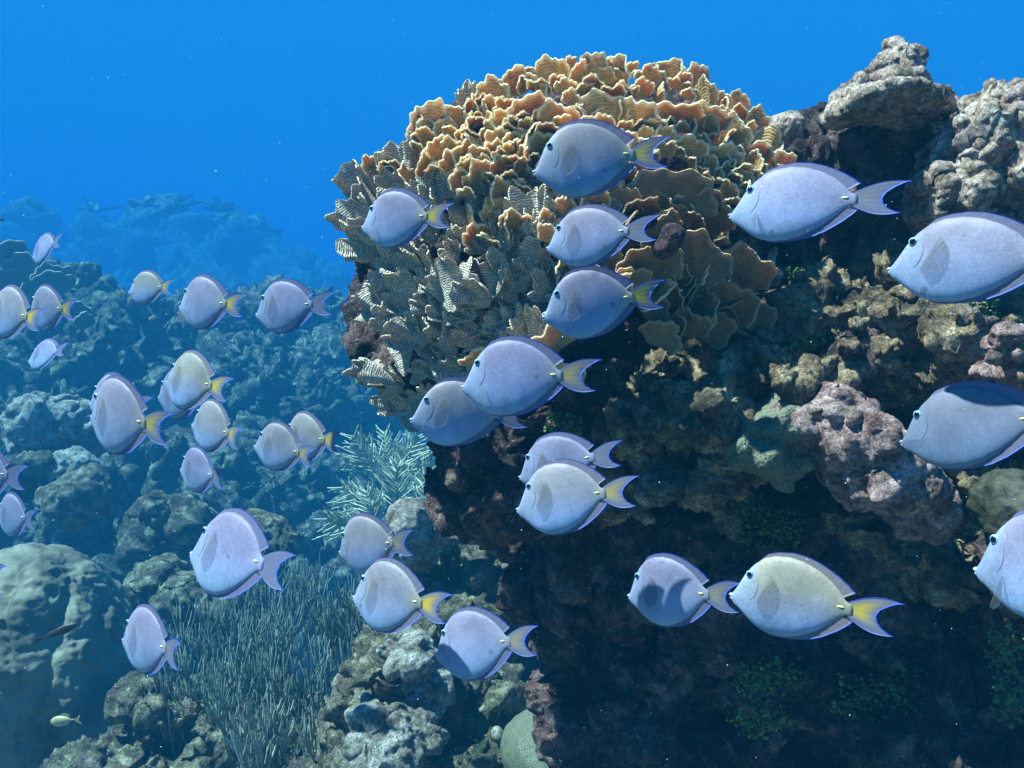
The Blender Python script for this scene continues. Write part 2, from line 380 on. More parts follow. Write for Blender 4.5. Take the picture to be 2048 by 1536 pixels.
    m2 = N(nt, 'ShaderNodeMixShader'); m2.inputs[0].default_value = 0.75; nt.links.new(ms.outputs[0], m2.inputs[1]); nt.links.new(tp.outputs[0], m2.inputs[2])
    nt.links.new(m2.outputs[0], nt.nodes['Material Output'].inputs[0])
    M['pect'] = m
    def flat(name, c, rough=0.4):
        m, nt, p = newmat(name); n = noise(nt, 200, 2)
        nt.links.new(mix(nt, c, tuple(x * 0.8 for x in c), n), p.inputs['Base Color']); p.inputs['Roughness'].default_value = rough; return m
    M['iris'] = flat('tang iris', (0.30, 0.52, 0.72), 0.25); M['pupil'] = flat('tang pupil', (0.006, 0.006, 0.012), 0.12)
    M['spine'] = flat('yellow tail spine', (0.90, 0.80, 0.22)); M['gill'] = flat('dark gill slit', (0.13, 0.14, 0.22))
    M['lip'] = flat('pale lips', (0.36, 0.36, 0.46))
fish_mats()

# ------------------------------------------------------------------ terrain and rocks
def blob(name, ells, voxel, mat, disp=(0.03, 0.014, 0.012, 0.004), knobs=0, kr=(0.03, 0.08), seed=1, freq=1.0, smooth=1.0, origin=None, erode=None, sc=1.0):
    """a solid of overlapping ellipsoids, remeshed into one skin and roughened in three dimensions.
    ells: (px, py, distance, rx px, ry px, depth radius m[, roll deg])"""
    ells = [(e[0], e[1], e[2] * sc, e[3], e[4], e[5] * sc) + tuple(e[6:]) for e in ells]; voxel *= sc; disp = tuple(x * sc for x in disp); kr = tuple(x * sc for x in kr); freq = freq / sc
    if erode: erode *= sc
    rs = np.random.RandomState(seed); V0, F0 = ICO3; V2, F2 = ICO2
    mb = []; n = 0; Fs = []; knob = []
    for e in ells:
        px, py, d, rx, ry, rz = e[:6]; roll = math.radians(e[6]) if len(e) > 6 else 0
        c = np.array(at(px, py, d)); R = np.array([rx * d / F, ry * d / F, rz])
        L = V0 * R
        L = np.stack([L[:, 0] * math.cos(roll) - L[:, 1] * math.sin(roll), L[:, 0] * math.sin(roll) + L[:, 1] * math.cos(roll), L[:, 2]], 1)
        Wd = np.stack([L[:, 0], -L[:, 2], L[:, 1]], 1) @ CRn.T + c
        mb.append(Wd); Fs.append(F0 + n); n += len(Wd)
        knob.append((c, R, roll, R[0] * R[1]))
    if knobs:
        w = np.array([k[3] for k in knob]); w = w / w.sum()
        for k in range(knobs):
            c, R, roll, _ = knob[rs.choice(len(knob), p=w)]
            v = rs.randn(3); v[2] = abs(v[2]) * 1.2; v[1] += 0.4; v /= np.linalg.norm(v)
            L = v * R; L = np.array([L[0] * math.cos(roll) - L[1] * math.sin(roll), L[0] * math.sin(roll) + L[1] * math.cos(roll), L[2]])
            p = CRn @ np.array([L[0], -L[2], L[1]]) + c
            r = rs.uniform(*kr) * (0.6 + 0.8 * rs.rand(3)); q = _rot(200 + k)
            mb.append((V2 * r) @ q.T + p); Fs.append(F2 + n); n += len(V2)
    V = np.vstack(mb); Fc = np.vstack(Fs)
    tmp = mesh_obj('tmp', V, Fc, mat)
    md = tmp.modifiers.new('r', 'REMESH'); md.mode = 'VOXEL'; md.voxel_size = voxel; md.adaptivity = 0
    dg = bpy.context.evaluated_depsgraph_get(); ev = tmp.evaluated_get(dg)
    me = bpy.data.meshes.new_from_object(ev); me.name = name
    old = tmp.data; bpy.data.objects.remove(tmp); bpy.data.meshes.remove(old)
    nv = len(me.vertices); P = np.zeros(nv * 3, np.float32); me.vertices.foreach_get('co', P); P = P.reshape(-1, 3).astype(float)
    Nn = np.zeros(nv * 3, np.float32); me.vertices.foreach_get('normal', Nn); Nn = Nn.reshape(-1, 3).astype(float)
    a, b, c, d = disp
    h = a * fbm(P, 5 * freq, 3, seed=seed) + b * fbm(P, 17 * freq, 3, 0.6, seed=seed + 3, ridged=True)
    if c: h += c * (0.55 - worley(P, 16 * freq, seed)) + 0.5 * c * (0.55 - worley(P, 37 * freq, seed + 1))
    if d: h += d * fbm(P, 70 * freq, 3, 0.7, seed=seed + 5, ridged=True)
    if erode: h -= erode * np.clip(fbm(P, 8 * freq, 2, seed=seed + 8) - 0.12, 0, 1) * 4
    T = np.stack([fbm(P + 31, 9 * freq, 2, seed=4), fbm(P + 57, 9 * freq, 2, seed=6), fbm(P + 83, 9 * freq, 2, seed=8)], 1)
    P = P + Nn * h[:, None] + T * (b * 0.9)
    if origin is None: origin = P.mean(0) * [1, 1, 0] + [0, 0, P[:, 2].min()]
    P -= np.array(origin)
    me.vertices.foreach_set('co', P.astype(np.float32).ravel())
    me.polygons.foreach_set('use_smooth', np.ones(len(me.polygons), bool))
    me.materials.clear(); me.materials.append(mat); me.update()
    o = bpy.data.objects.new(name, me); COL.objects.link(o); o.location = origin
    return o

# seabed
gx = np.sinh(np.linspace(-3.6, 3.6, 220)) / math.sinh(3.6) * 88; gy = np.sinh(np.linspace(-1.9, 3.6, 220)) / math.sinh(3.6) * 117
X, Y = np.meshgrid(gx, gy, indexing='ij'); P = np.stack([X.ravel(), Y.ravel(), np.zeros(X.size)], 1)
Z = -2.25 - 0.45 * np.clip(P[:, 1] - 2.5, 0, 23) + 0.30 * fbm(P, 0.35, 4) + 0.10 * fbm(P, 1.6, 4, ridged=True) + 0.03 * fbm(P, 6, 3)
P[:, 2] = Z
tag(mesh_obj('seabed', P, grid_quads(220, 220)[:, ::-1], M['seabed']), kind='structure')

# big near reef wall on the right and under the lettuce coral
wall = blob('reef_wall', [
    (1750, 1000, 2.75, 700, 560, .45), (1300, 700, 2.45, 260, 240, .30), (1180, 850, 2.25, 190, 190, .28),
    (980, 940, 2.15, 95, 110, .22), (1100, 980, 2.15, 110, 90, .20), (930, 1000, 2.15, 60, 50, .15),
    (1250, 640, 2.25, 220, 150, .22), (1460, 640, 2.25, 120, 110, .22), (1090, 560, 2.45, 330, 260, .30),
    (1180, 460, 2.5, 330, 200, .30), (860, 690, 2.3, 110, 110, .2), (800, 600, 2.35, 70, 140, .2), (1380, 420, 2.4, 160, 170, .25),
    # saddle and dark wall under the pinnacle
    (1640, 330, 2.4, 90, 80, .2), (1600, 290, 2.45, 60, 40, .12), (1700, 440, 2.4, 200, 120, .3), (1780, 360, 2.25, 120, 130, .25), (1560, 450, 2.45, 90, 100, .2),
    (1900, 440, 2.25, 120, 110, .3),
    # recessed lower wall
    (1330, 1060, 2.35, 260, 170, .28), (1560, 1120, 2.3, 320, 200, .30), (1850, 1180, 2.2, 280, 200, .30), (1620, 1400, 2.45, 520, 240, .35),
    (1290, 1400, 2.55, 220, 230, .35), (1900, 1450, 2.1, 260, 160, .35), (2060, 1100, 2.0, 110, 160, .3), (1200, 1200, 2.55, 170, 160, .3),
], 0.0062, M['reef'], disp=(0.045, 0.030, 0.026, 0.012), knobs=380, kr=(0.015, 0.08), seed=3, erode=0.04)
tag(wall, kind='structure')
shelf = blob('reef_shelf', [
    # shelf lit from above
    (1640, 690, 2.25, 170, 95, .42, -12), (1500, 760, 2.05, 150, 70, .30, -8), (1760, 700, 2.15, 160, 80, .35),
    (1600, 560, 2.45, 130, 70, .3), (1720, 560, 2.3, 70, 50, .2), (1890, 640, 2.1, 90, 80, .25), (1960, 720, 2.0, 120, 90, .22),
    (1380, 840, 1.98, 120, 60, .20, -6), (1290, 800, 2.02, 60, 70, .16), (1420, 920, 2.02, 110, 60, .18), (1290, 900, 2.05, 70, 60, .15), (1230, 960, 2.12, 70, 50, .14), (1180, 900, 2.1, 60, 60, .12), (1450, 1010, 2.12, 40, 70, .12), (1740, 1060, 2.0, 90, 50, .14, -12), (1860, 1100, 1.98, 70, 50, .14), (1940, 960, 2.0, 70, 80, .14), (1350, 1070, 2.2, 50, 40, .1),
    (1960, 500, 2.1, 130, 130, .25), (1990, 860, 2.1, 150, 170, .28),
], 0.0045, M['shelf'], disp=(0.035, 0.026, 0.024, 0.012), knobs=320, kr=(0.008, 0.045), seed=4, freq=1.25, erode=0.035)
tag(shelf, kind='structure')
slope = blob('reef_slope', [
    (950, 1110, 2.65, 150, 60, .25), (880, 1180, 2.6, 130, 80, .3), (1010, 1140, 2.6, 90, 80, .2), (930, 1270, 2.45, 170, 130, .3),
    (1010, 1240, 2.5, 110, 140, .2), (820, 1380, 2.1, 100, 110, .25), (780, 1470, 2.05, 110, 80, .25), (930, 1470, 2.15, 190, 110, .3),
    (870, 1330, 2.2, 80, 60, .2), (1080, 1530, 2.2, 200, 90, .3), (620, 1560, 2.5, 260, 80, .4), (850, 1560, 2.2, 260, 90, .4),
    (350, 1470, 2.55, 90, 80, .25), (420, 1500, 2.6, 180, 110, .3), (230, 1560, 2.5, 130, 50, .3)
], 0.006, M['slope'], disp=(0.05, 0.034, 0.030, 0.015), knobs=260, kr=(0.012, 0.055), seed=5, erode=0.05, sc=1.9)
tag(slope, kind='structure')
ridge = blob('reef_ridge', [
    (60, 632, 4.1, 130, 90, .5), (170, 632, 4.0, 70, 50, .3), (280, 692, 3.9, 150, 70, .5, -12), (430, 722, 4.3, 160, 80, .5), (590, 692, 4.7, 190, 90, .7, -14),
    (680, 772, 4.6, 90, 60, .5, -30), (460, 812, 4.0, 300, 120, .6), (200, 832, 3.7, 240, 140, .5), (620, 892, 4.0, 120, 130, .5),
    (90, 932, 3.2, 170, 110, .4), (290, 982, 3.1, 150, 90, .35), (430, 1022, 3.1, 110, 80, .3), (560, 1012, 3.4, 160, 110, .4), (160, 1032, 2.95, 150, 90, .3),
    (380, 1132, 2.95, 170, 110, .35), (540, 1132, 3.1, 110, 90, .3), (300, 1212, 2.8, 130, 90, .3), (680, 1082, 3.4, 120, 110, .3),
    (450, 1282, 2.95, 250, 180, .4), (250, 1332, 3.0, 280, 200, .4), (560, 1482, 3.1, 420, 200, .5), (100, 1232, 3.2, 250, 200, .4), (760, 1212, 3.2, 200, 200, .4),
    (800, 1032, 3.5, 140, 110, .4)
], 0.0095, M['mid'], disp=(0.08, 0.055, 0.055, 0.022), knobs=420, kr=(0.02, 0.10), seed=7, freq=1.0, erode=0.09, sc=4.6)
tag(ridge, kind='structure')
far = blob('far_reef', [
    (330, 635, 7.6, 330, 90, 1.2), (470, 675, 6.5, 220, 80, 1.0), (200, 575, 8.5, 200, 90, 1.0), (400, 525, 9.0, 150, 60, .8), (640, 715, 6.2, 130, 80, .8), (500, 595, 7.5, 90, 80, .8),
    (300, 875, 7.5, 500, 250, 1.6), (60, 635, 7.5, 160, 110, .8), (560, 620, 7.4, 90, 60, .7), (640, 660, 7.0, 90, 50, .7), (760, 935, 7.0, 160, 150, 1.0)
], 0.034, M['far'], disp=(0.24, 0.18, 0.14, 0.06), knobs=260, kr=(0.05, 0.22), seed=9, freq=0.26, erode=0.2, sc=8.8)
tag(far, kind='structure')

def rock(name, label, cat, ells, voxel, mat, **kw):
    group = kw.pop('group', None)
    return tag(blob(name, ells, voxel, mat, **kw), label, cat, group)
fine = (0.018, 0.012, 0.010, 0.004)
rock('pinnacle_rock', 'pale stacked dead coral rock crowning the dark column on the right', 'rock',
     [(1792, 138, 2.02, 40, 32, .07), (1782, 162, 2.01, 56, 24, .09), (1772, 182, 2.0, 74, 22, .11, 6), (1778, 208, 1.97, 98, 20, .13, -4), (1722, 216, 1.95, 56, 13, .10, 16), (1852, 212, 1.98, 38, 24, .09), (1828, 240, 2.03, 60, 20, .09)],
     0.0045, M['cap'], disp=(0.012, 0.014, 0.012, 0.007), seed=11, knobs=40, kr=(0.006, 0.014))
rock('knob_rock', 'small round lilac rock knob on the saddle left of the pinnacle', 'rock', [(1570, 262, 2.25, 32, 32, .04), (1580, 300, 2.28, 34, 30, .05)], 0.004, M['cap'], disp=fine, seed=12)
rock('knobby_coral', 'pale knobby coral head at the upper right edge', 'coral',
     [(2010, 270, 1.95, 110, 80, .16), (1940, 310, 1.95, 80, 80, .14, 20), (1900, 400, 1.92, 60, 80, .12, -20), (2040, 350, 1.9, 90, 90, .14), (1930, 460, 1.95, 70, 60, .1)],
     0.0048, M['cap'], disp=(0.018, 0.016, 0.018, 0.006), seed=13, knobs=420, kr=(0.008, 0.019))
rock('coralline_boulder', 'large mound crusted in lilac and rust at the centre right', 'rock',
     [(1640, 830, 1.80, 90, 62, .15), (1690, 880, 1.77, 120, 70, .16, -25), (1760, 950, 1.75, 115, 55, .14, -15), (1600, 860, 1.82, 60, 70, .12), (1830, 1000, 1.8, 50, 60, .1)],
     0.0042, M['crust'], disp=(0.020, 0.014, 0.010, 0.0045), seed=14, knobs=60, kr=(0.01, 0.03))
rock('star_coral', 'lumpy dark green star coral hanging off the left of the lilac mound', 'coral',
     [(1545, 850, 1.80, 58, 50, .10), (1520, 900, 1.79, 56, 50, .10), (1560, 930, 1.80, 50, 36, .09), (1500, 880, 1.82, 36, 40, .06)],
     0.0042, M['star'], disp=(0.005, 0.001, 0.005, 0.0), seed=15, knobs=60, kr=(0.015, 0.028))
rock('capped_rock', 'small rock with a bright white cap in the dark wall', 'rock', [(1330, 968, 1.88, 46, 24, .06, 8), (1300, 985, 1.9, 30, 18, .05)], 0.004, M['white'], disp=fine, seed=16)
rock('arched_rock', 'dark arched ledge rising beside the green turf on the shelf', 'rock', [(1690, 715, 1.95, 50, 32, .09, 25), (1730, 740, 1.93, 26, 60, .07), (1640, 745, 1.95, 55, 20, .07, 30)], 0.004, M['reef'], disp=fine, seed=17, knobs=16, kr=(.01, .03))
rock('rimmed_rock', 'dark pointed rock with a bright rim in front of the brown coral fans', 'rock', [(1342, 472, 1.66, 24, 24, .04), (1330, 488, 1.67, 20, 20, .04)], 0.003, M['reef'], disp=(.01, .008, .006, .002), seed=43)
rock('rimmed_rock', 'small dark rimmed rock at the tail of the plain lavender tang', 'rock', [(1292, 446, 1.68, 20, 11, .03, 20)], 0.003, M['reef'], disp=(.008, .006, .004, .002), seed=44)
rock('bright_spur', 'bright jagged cream spur right of the round brown coral fans', 'coral', [(1545, 520, 1.95, 9, 26, .02, -14), (1556, 552, 1.95, 7, 20, .02, -6)], 0.003, M['white'], disp=(.010, .008, .006, .002), seed=45)
rock('ledge_rock', 'ochre lumpy ledge left of the star coral', 'rock', [(1400, 815, 1.82, 75, 30, .09, -10), (1350, 850, 1.84, 50, 34, .08), (1450, 850, 1.84, 70, 26, .09, -6), (1300, 830, 1.85, 36, 30, .06)], 0.0045, M['slope'], disp=fine, seed=18, knobs=30, kr=(.012, .035))
rock('crusted_rock', 'rust and cream crusted rock at the right edge above the grey tang', 'rock', [(2030, 690, 1.62, 50, 34, .08), (2045, 740, 1.65, 60, 40, .08), (1985, 750, 1.7, 30, 16, .05)], 0.004, M['crust'], disp=fine, seed=19, knobs=16, kr=(.01, .025))
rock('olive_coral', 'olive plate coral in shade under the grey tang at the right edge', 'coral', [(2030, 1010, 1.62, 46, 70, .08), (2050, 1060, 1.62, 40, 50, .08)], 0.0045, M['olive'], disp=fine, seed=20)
rock('topped_rock', 'white topped rock standing below the pale sea plumes', 'rock', [(815, 1040, 2.3, 38, 34, .07), (838, 1085, 2.3, 34, 50, .07), (815, 1100, 2.32, 45, 40, .07)], 0.005, M['white'], disp=fine, sc=1.85, seed=21)
rock('white_ledge', 'long white crested ledge under the overhang of the dark wall', 'rock', [(920, 1070, 2.35, 80, 18, .08, -6), (870, 1068, 2.35, 50, 22, .07, -14), (1020, 1085, 2.35, 60, 26, .08)], 0.005, M['white'], disp=fine, sc=1.85, seed=22, knobs=16, kr=(.015, .035))
rock('cream_boulder', 'cream topped boulder below the tang with the bright yellow tail', 'rock', [(825, 1310, 2.0, 48, 44, .09), (850, 1350, 2.0, 50, 40, .08)], 0.0048, M['white'], disp=fine, sc=1.85, seed=23, knobs=12, kr=(.015, .035))
rock('rubble_boulder', 'cream knobbly boulder low on the slope beside the sea rods', 'rock', [(800, 1450, 1.95, 78, 52, .12), (770, 1500, 1.95, 60, 50, .1), (850, 1400, 1.97, 46, 30, .07)], 0.0048, M['white'], disp=(0.022, 0.018, 0.016, 0.004), sc=1.85, seed=24, knobs=34, kr=(.015, .04))
rock('brain_coral', 'rounded dim grey green coral dome at the bottom centre', 'coral', [(1100, 1500, 1.95, 105, 78, .14), (1130, 1530, 1.97, 100, 60, .12)], 0.0048, M['star'], disp=(0.012, 0.005, 0.004, 0.001), sc=1.85, seed=25)
rock('white_stone', 'small bright white stone on the slope left of the coral dome', 'rock', [(996, 1470, 1.97, 13, 18, .02, 20)], 0.003, M['white'], disp=(.004, .002, .001, 0), sc=1.85, seed=26)
rock('green_boulder', 'smooth green rounded boulder behind the tang facing the sea rods', 'rock', [(530, 1055, 2.6, 55, 34, .1, -25), (560, 1085, 2.6, 40, 30, .1, -25)], 0.006, M['slope'], disp=fine, sc=3.0, seed=27)
rock('round_boulder', 'dim round boulder at the left below the white scuffed stone', 'rock', [(345, 1050, 2.7, 60, 50, .12), (330, 1090, 2.7, 70, 50, .12)], 0.007, M['mid'], disp=(.03, .02, .016, .006), sc=3.6, seed=28, knobs=20, kr=(.02, .05))
rock('scuffed_stone', 'boulder with a scuffed white top left of the small tang', 'rock', [(140, 945, 2.75, 46, 36, .1), (150, 985, 2.75, 50, 40, .1)], 0.006, M['white'], disp=(.03, .02, .016, .006), sc=3.6, seed=29)
rock('flat_rock', 'flat topped boulder at the left edge above the big mottled mound', 'rock', [(75, 925, 2.7, 55, 22, .12), (80, 960, 2.72, 48, 40, .1)], 0.006, M['mid'], disp=(.03, .02, .016, .006), sc=3.6, seed=30)
rock('pale_boulder', 'pale pitted boulder beside the largest tang on the left', 'rock', [(120, 850, 2.9, 66, 44, .13), (190, 860, 2.95, 50, 36, .1)], 0.007, M['white'], disp=(.03, .026, .022, .006), sc=3.6, seed=31, knobs=24, kr=(.02, .05))
rock('brown_boulder', 'brown pitted boulder right of the flat topped one', 'rock', [(150, 1010, 2.65, 42, 50, .1), (175, 990, 2.65, 36, 40, .1)], 0.006, M['slope'], disp=(.03, .02, .016, .006), sc=3.6, seed=33)
rock('purple_mound', 'low purple tinged mound above the dark sea rods', 'rock', [(385, 1195, 2.5, 60, 30, .12), (430, 1220, 2.5, 60, 30, .12), (310, 1170, 2.55, 45, 46, .1)], 0.006, M['slope'], disp=(.03, .02, .018, .006), sc=3.0, seed=34, knobs=20, kr=(.02, .04))
rock('bushy_coral', 'round bushy coral on the crest of the left ridge', 'coral', [(172, 545, 3.8, 20, 26, .06)], 0.007, M['mid'], disp=(.02, .02, .02, .01), sc=4.5, seed=35)

# big mottled mound in the lower left corner
rock('mound_coral', 'big rounded mottled brown coral mound filling the lower left corner', 'coral',
     [(60, 1350, 2.42, 205, 255, .30), (118, 1310, 2.34, 60, 205, .18, 10), (190, 1370, 2.34, 55, 190, .16, 14), (20, 1320, 2.34, 60, 205, .18, 4), (235, 1420, 2.36, 40, 150, .14, 10)],
     0.0062, M['sponge'], disp=(0.020, 0.012, 0.004, 0.002), freq=1.1, sc=2.5, seed=52)

# ------------------------------------------------------------------ lettuce coral
def sheet(mb, G, th, U=None, A=None):
    """closed thin shell from a grid of points G (nu, nv, 3) with thickness th"""
    nu, nv, _ = G.shape
    du = np.gradient(G, axis=0); dv = np.gradient(G, axis=1); Nn = np.cross(du, dv); Nn /= np.linalg.norm(Nn, axis=2, keepdims=True) + 1e-12
    th = np.broadcast_to(th, (nu, nv))[..., None] * 0.5
    a = (G + Nn * th).reshape(-1, 3); b = (G - Nn * th).reshape(-1, 3); n = nu * nv
    Q = grid_quads(nu, nv); idx = np.arange(n).reshape(nu, nv); rim = []
    for line in (idx[:, 0], idx[:, -1][::-1], idx[0][::-1], idx[-1]):
        p = line[:-1]; q = line[1:]; rim.append(np.stack([p, q, q + n, p + n], 1))
    U2 = None if U is None else np.vstack([U.reshape(-1, 2)] * 2); A2 = None if A is None else np.concatenate([A.ravel()] * 2)
    mb.add(np.vstack([a, b]), np.vstack([Q, Q[:, ::-1] + n] + rim), U2, A2)

prs = np.random.RandomState(42)
def plate_grid(w, h, style, rs, res=1.0):
    nu, nv = int(34 * res), int(20 * res)
    th = np.linspace(-1, 1, nu)[:, None]; r = np.linspace(0.05, 1, nv)[None]
    k = {'O': rs.randint(2, 5), 'G': rs.randint(3, 6), 'W': rs.randint(1, 3)}[style]; ph = rs.rand() * 6
    depth = {'O': 0.12, 'G': 0.20, 'W': 0.10}[style]
    lob = np.abs(np.cos(th * k * 1.57 + ph))**0.6
    R = 1 - depth + depth * lob + 0.05 * np.sin(th * 9 + ph * 2) + 0.03 * np.sin(th * 23 + ph)
    a = th * math.radians(100 if style != 'G' else 80)
    x = w * 0.5 * np.sin(a) * r**0.85 * R; z = h * (0.08 + 0.92 * r * R * (0.42 + 0.58 * np.cos(a)))
    ruf = {'O': 0.07, 'G': 0.14, 'W': 0.05}[style] * w
    m = rs.randint(2, 5)
    y = -0.22 * h * r**2 * rs.uniform(0.2, 1.3) + ruf * r**1.4 * np.sin(th * m * 1.9 + ph * 3 + r * 1.5) + 0.10 * ruf * r * np.sin(th * 9 + ph)
    y = y - 0.10 * w * (1 - (2 * th / 2)**2) * r * rs.uniform(-0.5, 1)
    y = y + 0.0 * x
    G = np.stack([x + 0 * y, y + 0 * x, z + 0 * y], -1)
    U = np.stack([(a * w * 0.42) + 0 * r + rs.rand() * 3, r * R * h * 1.0 + 0 * a + rs.rand() * 3], -1)
    E = np.maximum(np.broadcast_to(r, (nu, nv)), np.abs(np.broadcast_to(th, (nu, nv)))**6)
    return G, U, E
def frame_from(base, tip, yaw):
    g = (tip - base).normalized(); vdir = (-(base + tip) * 0.5).normalized()
    n = (vdir - g * vdir.dot(g)).normalized(); n = Matrix.Rotation(yaw, 3, g) @ n
    Y = -n; X = Y.cross(g).normalized()
    return Matrix((X, Y, g)).transposed()
POLY = [(690,330),(720,300),(790,290),(815,230),(870,205),(930,172),(1000,140),(1090,110),(1180,103),(1260,108),(1340,118),(1400,140),(1430,180),(1490,185),(1510,240),(1560,300),(1575,360),(1510,400),(1470,430),(1535,500),(1530,600),(1480,650),(1350,640),(1290,700),(1170,740),(1000,740),(930,760),(850,760),(840,820),(760,800),(740,760),(695,735),(705,705),(760,690),(745,600),(725,560),(740,520),(695,480),(680,400)]
def inside(x, y, poly=POLY):
    c = False; n = len(poly)
    for i in range(n):
        x1, y1 = poly[i]; x2, y2 = poly[i - 1]
        if (y1 > y) != (y2 > y) and x < (x2 - x1) * (y - y1) / (y2 - y1) + x1: c = not c
    return c
def mound_d(px, py):
    q = ((px - 1120) / 500)**2 + ((py - 500) / 430)**2
    return 2.22 - 0.42 * math.sqrt(max(0.0, 1 - q)) + 0.03 * math.sin(px * 0.021 + 1) * math.cos(py * 0.027)
plates = []   # (bx, by, tx, ty, width px, style, yaw, lean)
def hp(bx, by, tx, ty, w, st, yaw=0, lean=0.03):
    if st == 'G': yaw, lean = yaw - 28 * min(1, max(0, (1150 - tx) / 350)), -0.03
    plates.append((bx, by, tx, ty, w, st, math.radians(yaw), lean))
# hand placed: skyline
for a in [(862,310,852,203,105,'O',20),(935,240,938,170,62,'G',30),(995,225,985,150,66,'O',-20),(1035,200,1030,132,74,'O',15),(1105,190,1102,112,84,'O',-10),(1150,185,1150,120,54,'O',40),(1188,195,1184,101,70,'O',0),(1238,185,1242,108,64,'O',-30),(1290,185,1294,128,58,'O',20),(1342,185,1342,116,74,'O',-10),(1388,200,1388,124,60,'O',25),(1418,230,1410,152,56,'O',-30),(1465,240,1476,180,62,'O',10),(1500,285,1512,212,60,'O',30),(1525,320,1545,248,66,'O',-10),(1545,365,1572,300,66,'O',20)]: hp(*a, lean=0.0)
# tiers of orange fans below the skyline
for a in [(1065,265,1055,180,110,'O',10),(1120,285,1112,195,105,'O',-15),(1200,265,1200,180,120,'O',5),(1275,290,1285,190,105,'O',-20),(1345,265,1345,192,130,'O',10),(1405,285,1405,195,110,'O',0),(1455,310,1462,225,100,'O',-15),(1500,340,1518,275,80,'O',15),(1090,330,1080,255,95,'O',15),(1180,300,1175,230,80,'O',-20),(1440,350,1445,280,85,'O',20),(1380,330,1375,265,80,'O',-15)]: hp(*a, lean=0.03)
# right hand brown fans
for a in [(1320,470,1335,333,215,'W',10),(1405,480,1430,370,120,'W',-10),(1330,500,1300,420,100,'W',20),(1390,600,1385,452,145,'W',-5),(1450,600,1490,478,150,'W',15),(1440,660,1480,552,125,'W',-5),(1300,600,1290,480,150,'W',10),(1335,620,1350,535,90,'W',-25),(1370,680,1390,610,90,'W',0)]: hp(*a, lean=0.05)
# left hand grey ridged lobes
for a in [(760,420,700,330,120,'G',-15),(740,470,690,400,100,'G',10),(810,380,795,290,110,'G',20),(760,370,745,318,70,'G',0),(760,520,705,480,90,'G',-10),(870,420,880,345,80,'G',0),(960,470,935,392,120,'G',15),(1070,480,1060,380,125,'G',-10),(1040,600,1045,478,140,'G',5),(900,640,925,510,130,'G',-15),(860,660,790,545,150,'G',10),(840,600,760,530,110,'G',-30),(880,700,950,600,90,'G',20),(900,760,850,660,75,'G',10),(910,790,900,700,110,'G',-10),(1070,720,1050,610,80,'G',0),(1110,720,1075,645,120,'O',10),(1130,760,1120,690,110,'O',-25),(960,740,960,678,90,'O',15),(800,760,705,722,70,'G',0),(810,800,745,800,70,'G',20),(810,760,800,690,60,'G',-20),(830,560,760,490,110,'G',15),(980,610,985,520,110,'G',-20)]: hp(*a, lean=0.06)
# the rest scattered over the head
rs = np.random.RandomState(5); tips = [(p[2], p[3], p[4]) for p in plates]
tries = 0
while tries < 16000 and len(plates) < 460:
    tries += 1
    x = rs.uniform(680, 1575); y = rs.uniform(105, 800)
    if not inside(x, y): continue
    if x > 1000 and y > 640: continue
    if 1150 < x < 1330 and y > 560: continue
    if y < 330 or (x > 1380 and y < 400): st = 'O'; w = rs.uniform(30, 66)
    elif x < 880 or (y > 480 and x < 1150): st = 'G'; w = rs.uniform(60, 125)
    elif x > 1230: st = 'W' if rs.rand() < 0.6 else 'O'; w = rs.uniform(50, 100)
    else: st = 'O' if rs.rand() < 0.55 - (y - 330) / 500 else 'G'; w = rs.uniform(34, 72)
    if any((x - a)**2 + ((y - b) * 1.2)**2 < (0.22 * (w + c))**2 for a, b, c in tips): continue
    dx, dy = x - 1120, y - 560; l = math.hypot(dx, dy) + 1
    gx_, gy_ = 0.75 * dx / l + rs.normal(0, 0.22), min(-0.35, 0.6 * dy / l - 0.75 + rs.normal(0, 0.15))
    l = math.hypot(gx_, gy_); h = w * rs.uniform(0.75, 1.15)
    plates.append((x - gx_ / l * h, y - gy_ / l * h, x, y, w, st, rs.normal(0, 0.6) - (0.5 if st == 'G' and x < 1000 else 0), rs.uniform(0.0, 0.06) if st != 'G' else rs.uniform(-0.05, 0.0)))
    tips.append((x, y, w))
head = empty('lettuce_coral', at(1130, 800, 2.1))
tag(head, 'large domed colony of orange and grey lettuce coral behind the tangs', 'coral')
plates.sort(key=lambda p: -p[4] * math.hypot(p[0] - p[2], p[1] - p[3]))
rest = {}
for i, (bx, by, tx, ty, w, st, yaw, lean) in enumerate(plates):
    d = mound_d((bx + tx) / 2, (by + ty) / 2) - 0.05
    base = at(bx, by, d + 0.02); tip = at(tx, ty, d - lean)
    R = frame_from(base, tip, yaw); h = (tip - base).length
    rsp = np.random.RandomState(1000 + i)
    G, U, E = plate_grid(w * d / F, h, st, rsp, 1.35 if i < 60 else 1.0)
    Gw = G @ np.array(R).T
    thk = (0.0065 - 0.0035 * E)
    if i < 99:
        mb = MB(); sheet(mb, Gw, thk, U, E)
        o = mb.build('coral_plate', M[st], head); o.location = base - head.location
    else:
        mb = rest.setdefault(st, MB()); sheet(mb, Gw + np.array(base - head.location), thk, U, E)
for st, mb in rest.items():
    tag(mb.build('coral_plate', M[st], head), kind='stuff')
# core of the colony
core = blob('coral_base', [(1120, 480, 2.24, 390, 250, .24), (1180, 275, 2.34, 290, 95, .15), (830, 480, 2.28, 110, 190, .12), (1400, 430, 2.22, 130, 170, .15), (850, 720, 2.12, 90, 80, .12), (1060, 620, 2.1, 140, 110, .12), (800, 740, 2.1, 60, 40, .1)],
     0.008, M['reef'], disp=(0.03, 0.02, 0.016, 0.004), knobs=60, kr=(0.015, 0.03), seed=41)
off = Vector(core.location) - head.location; core.parent = head; core.location = off

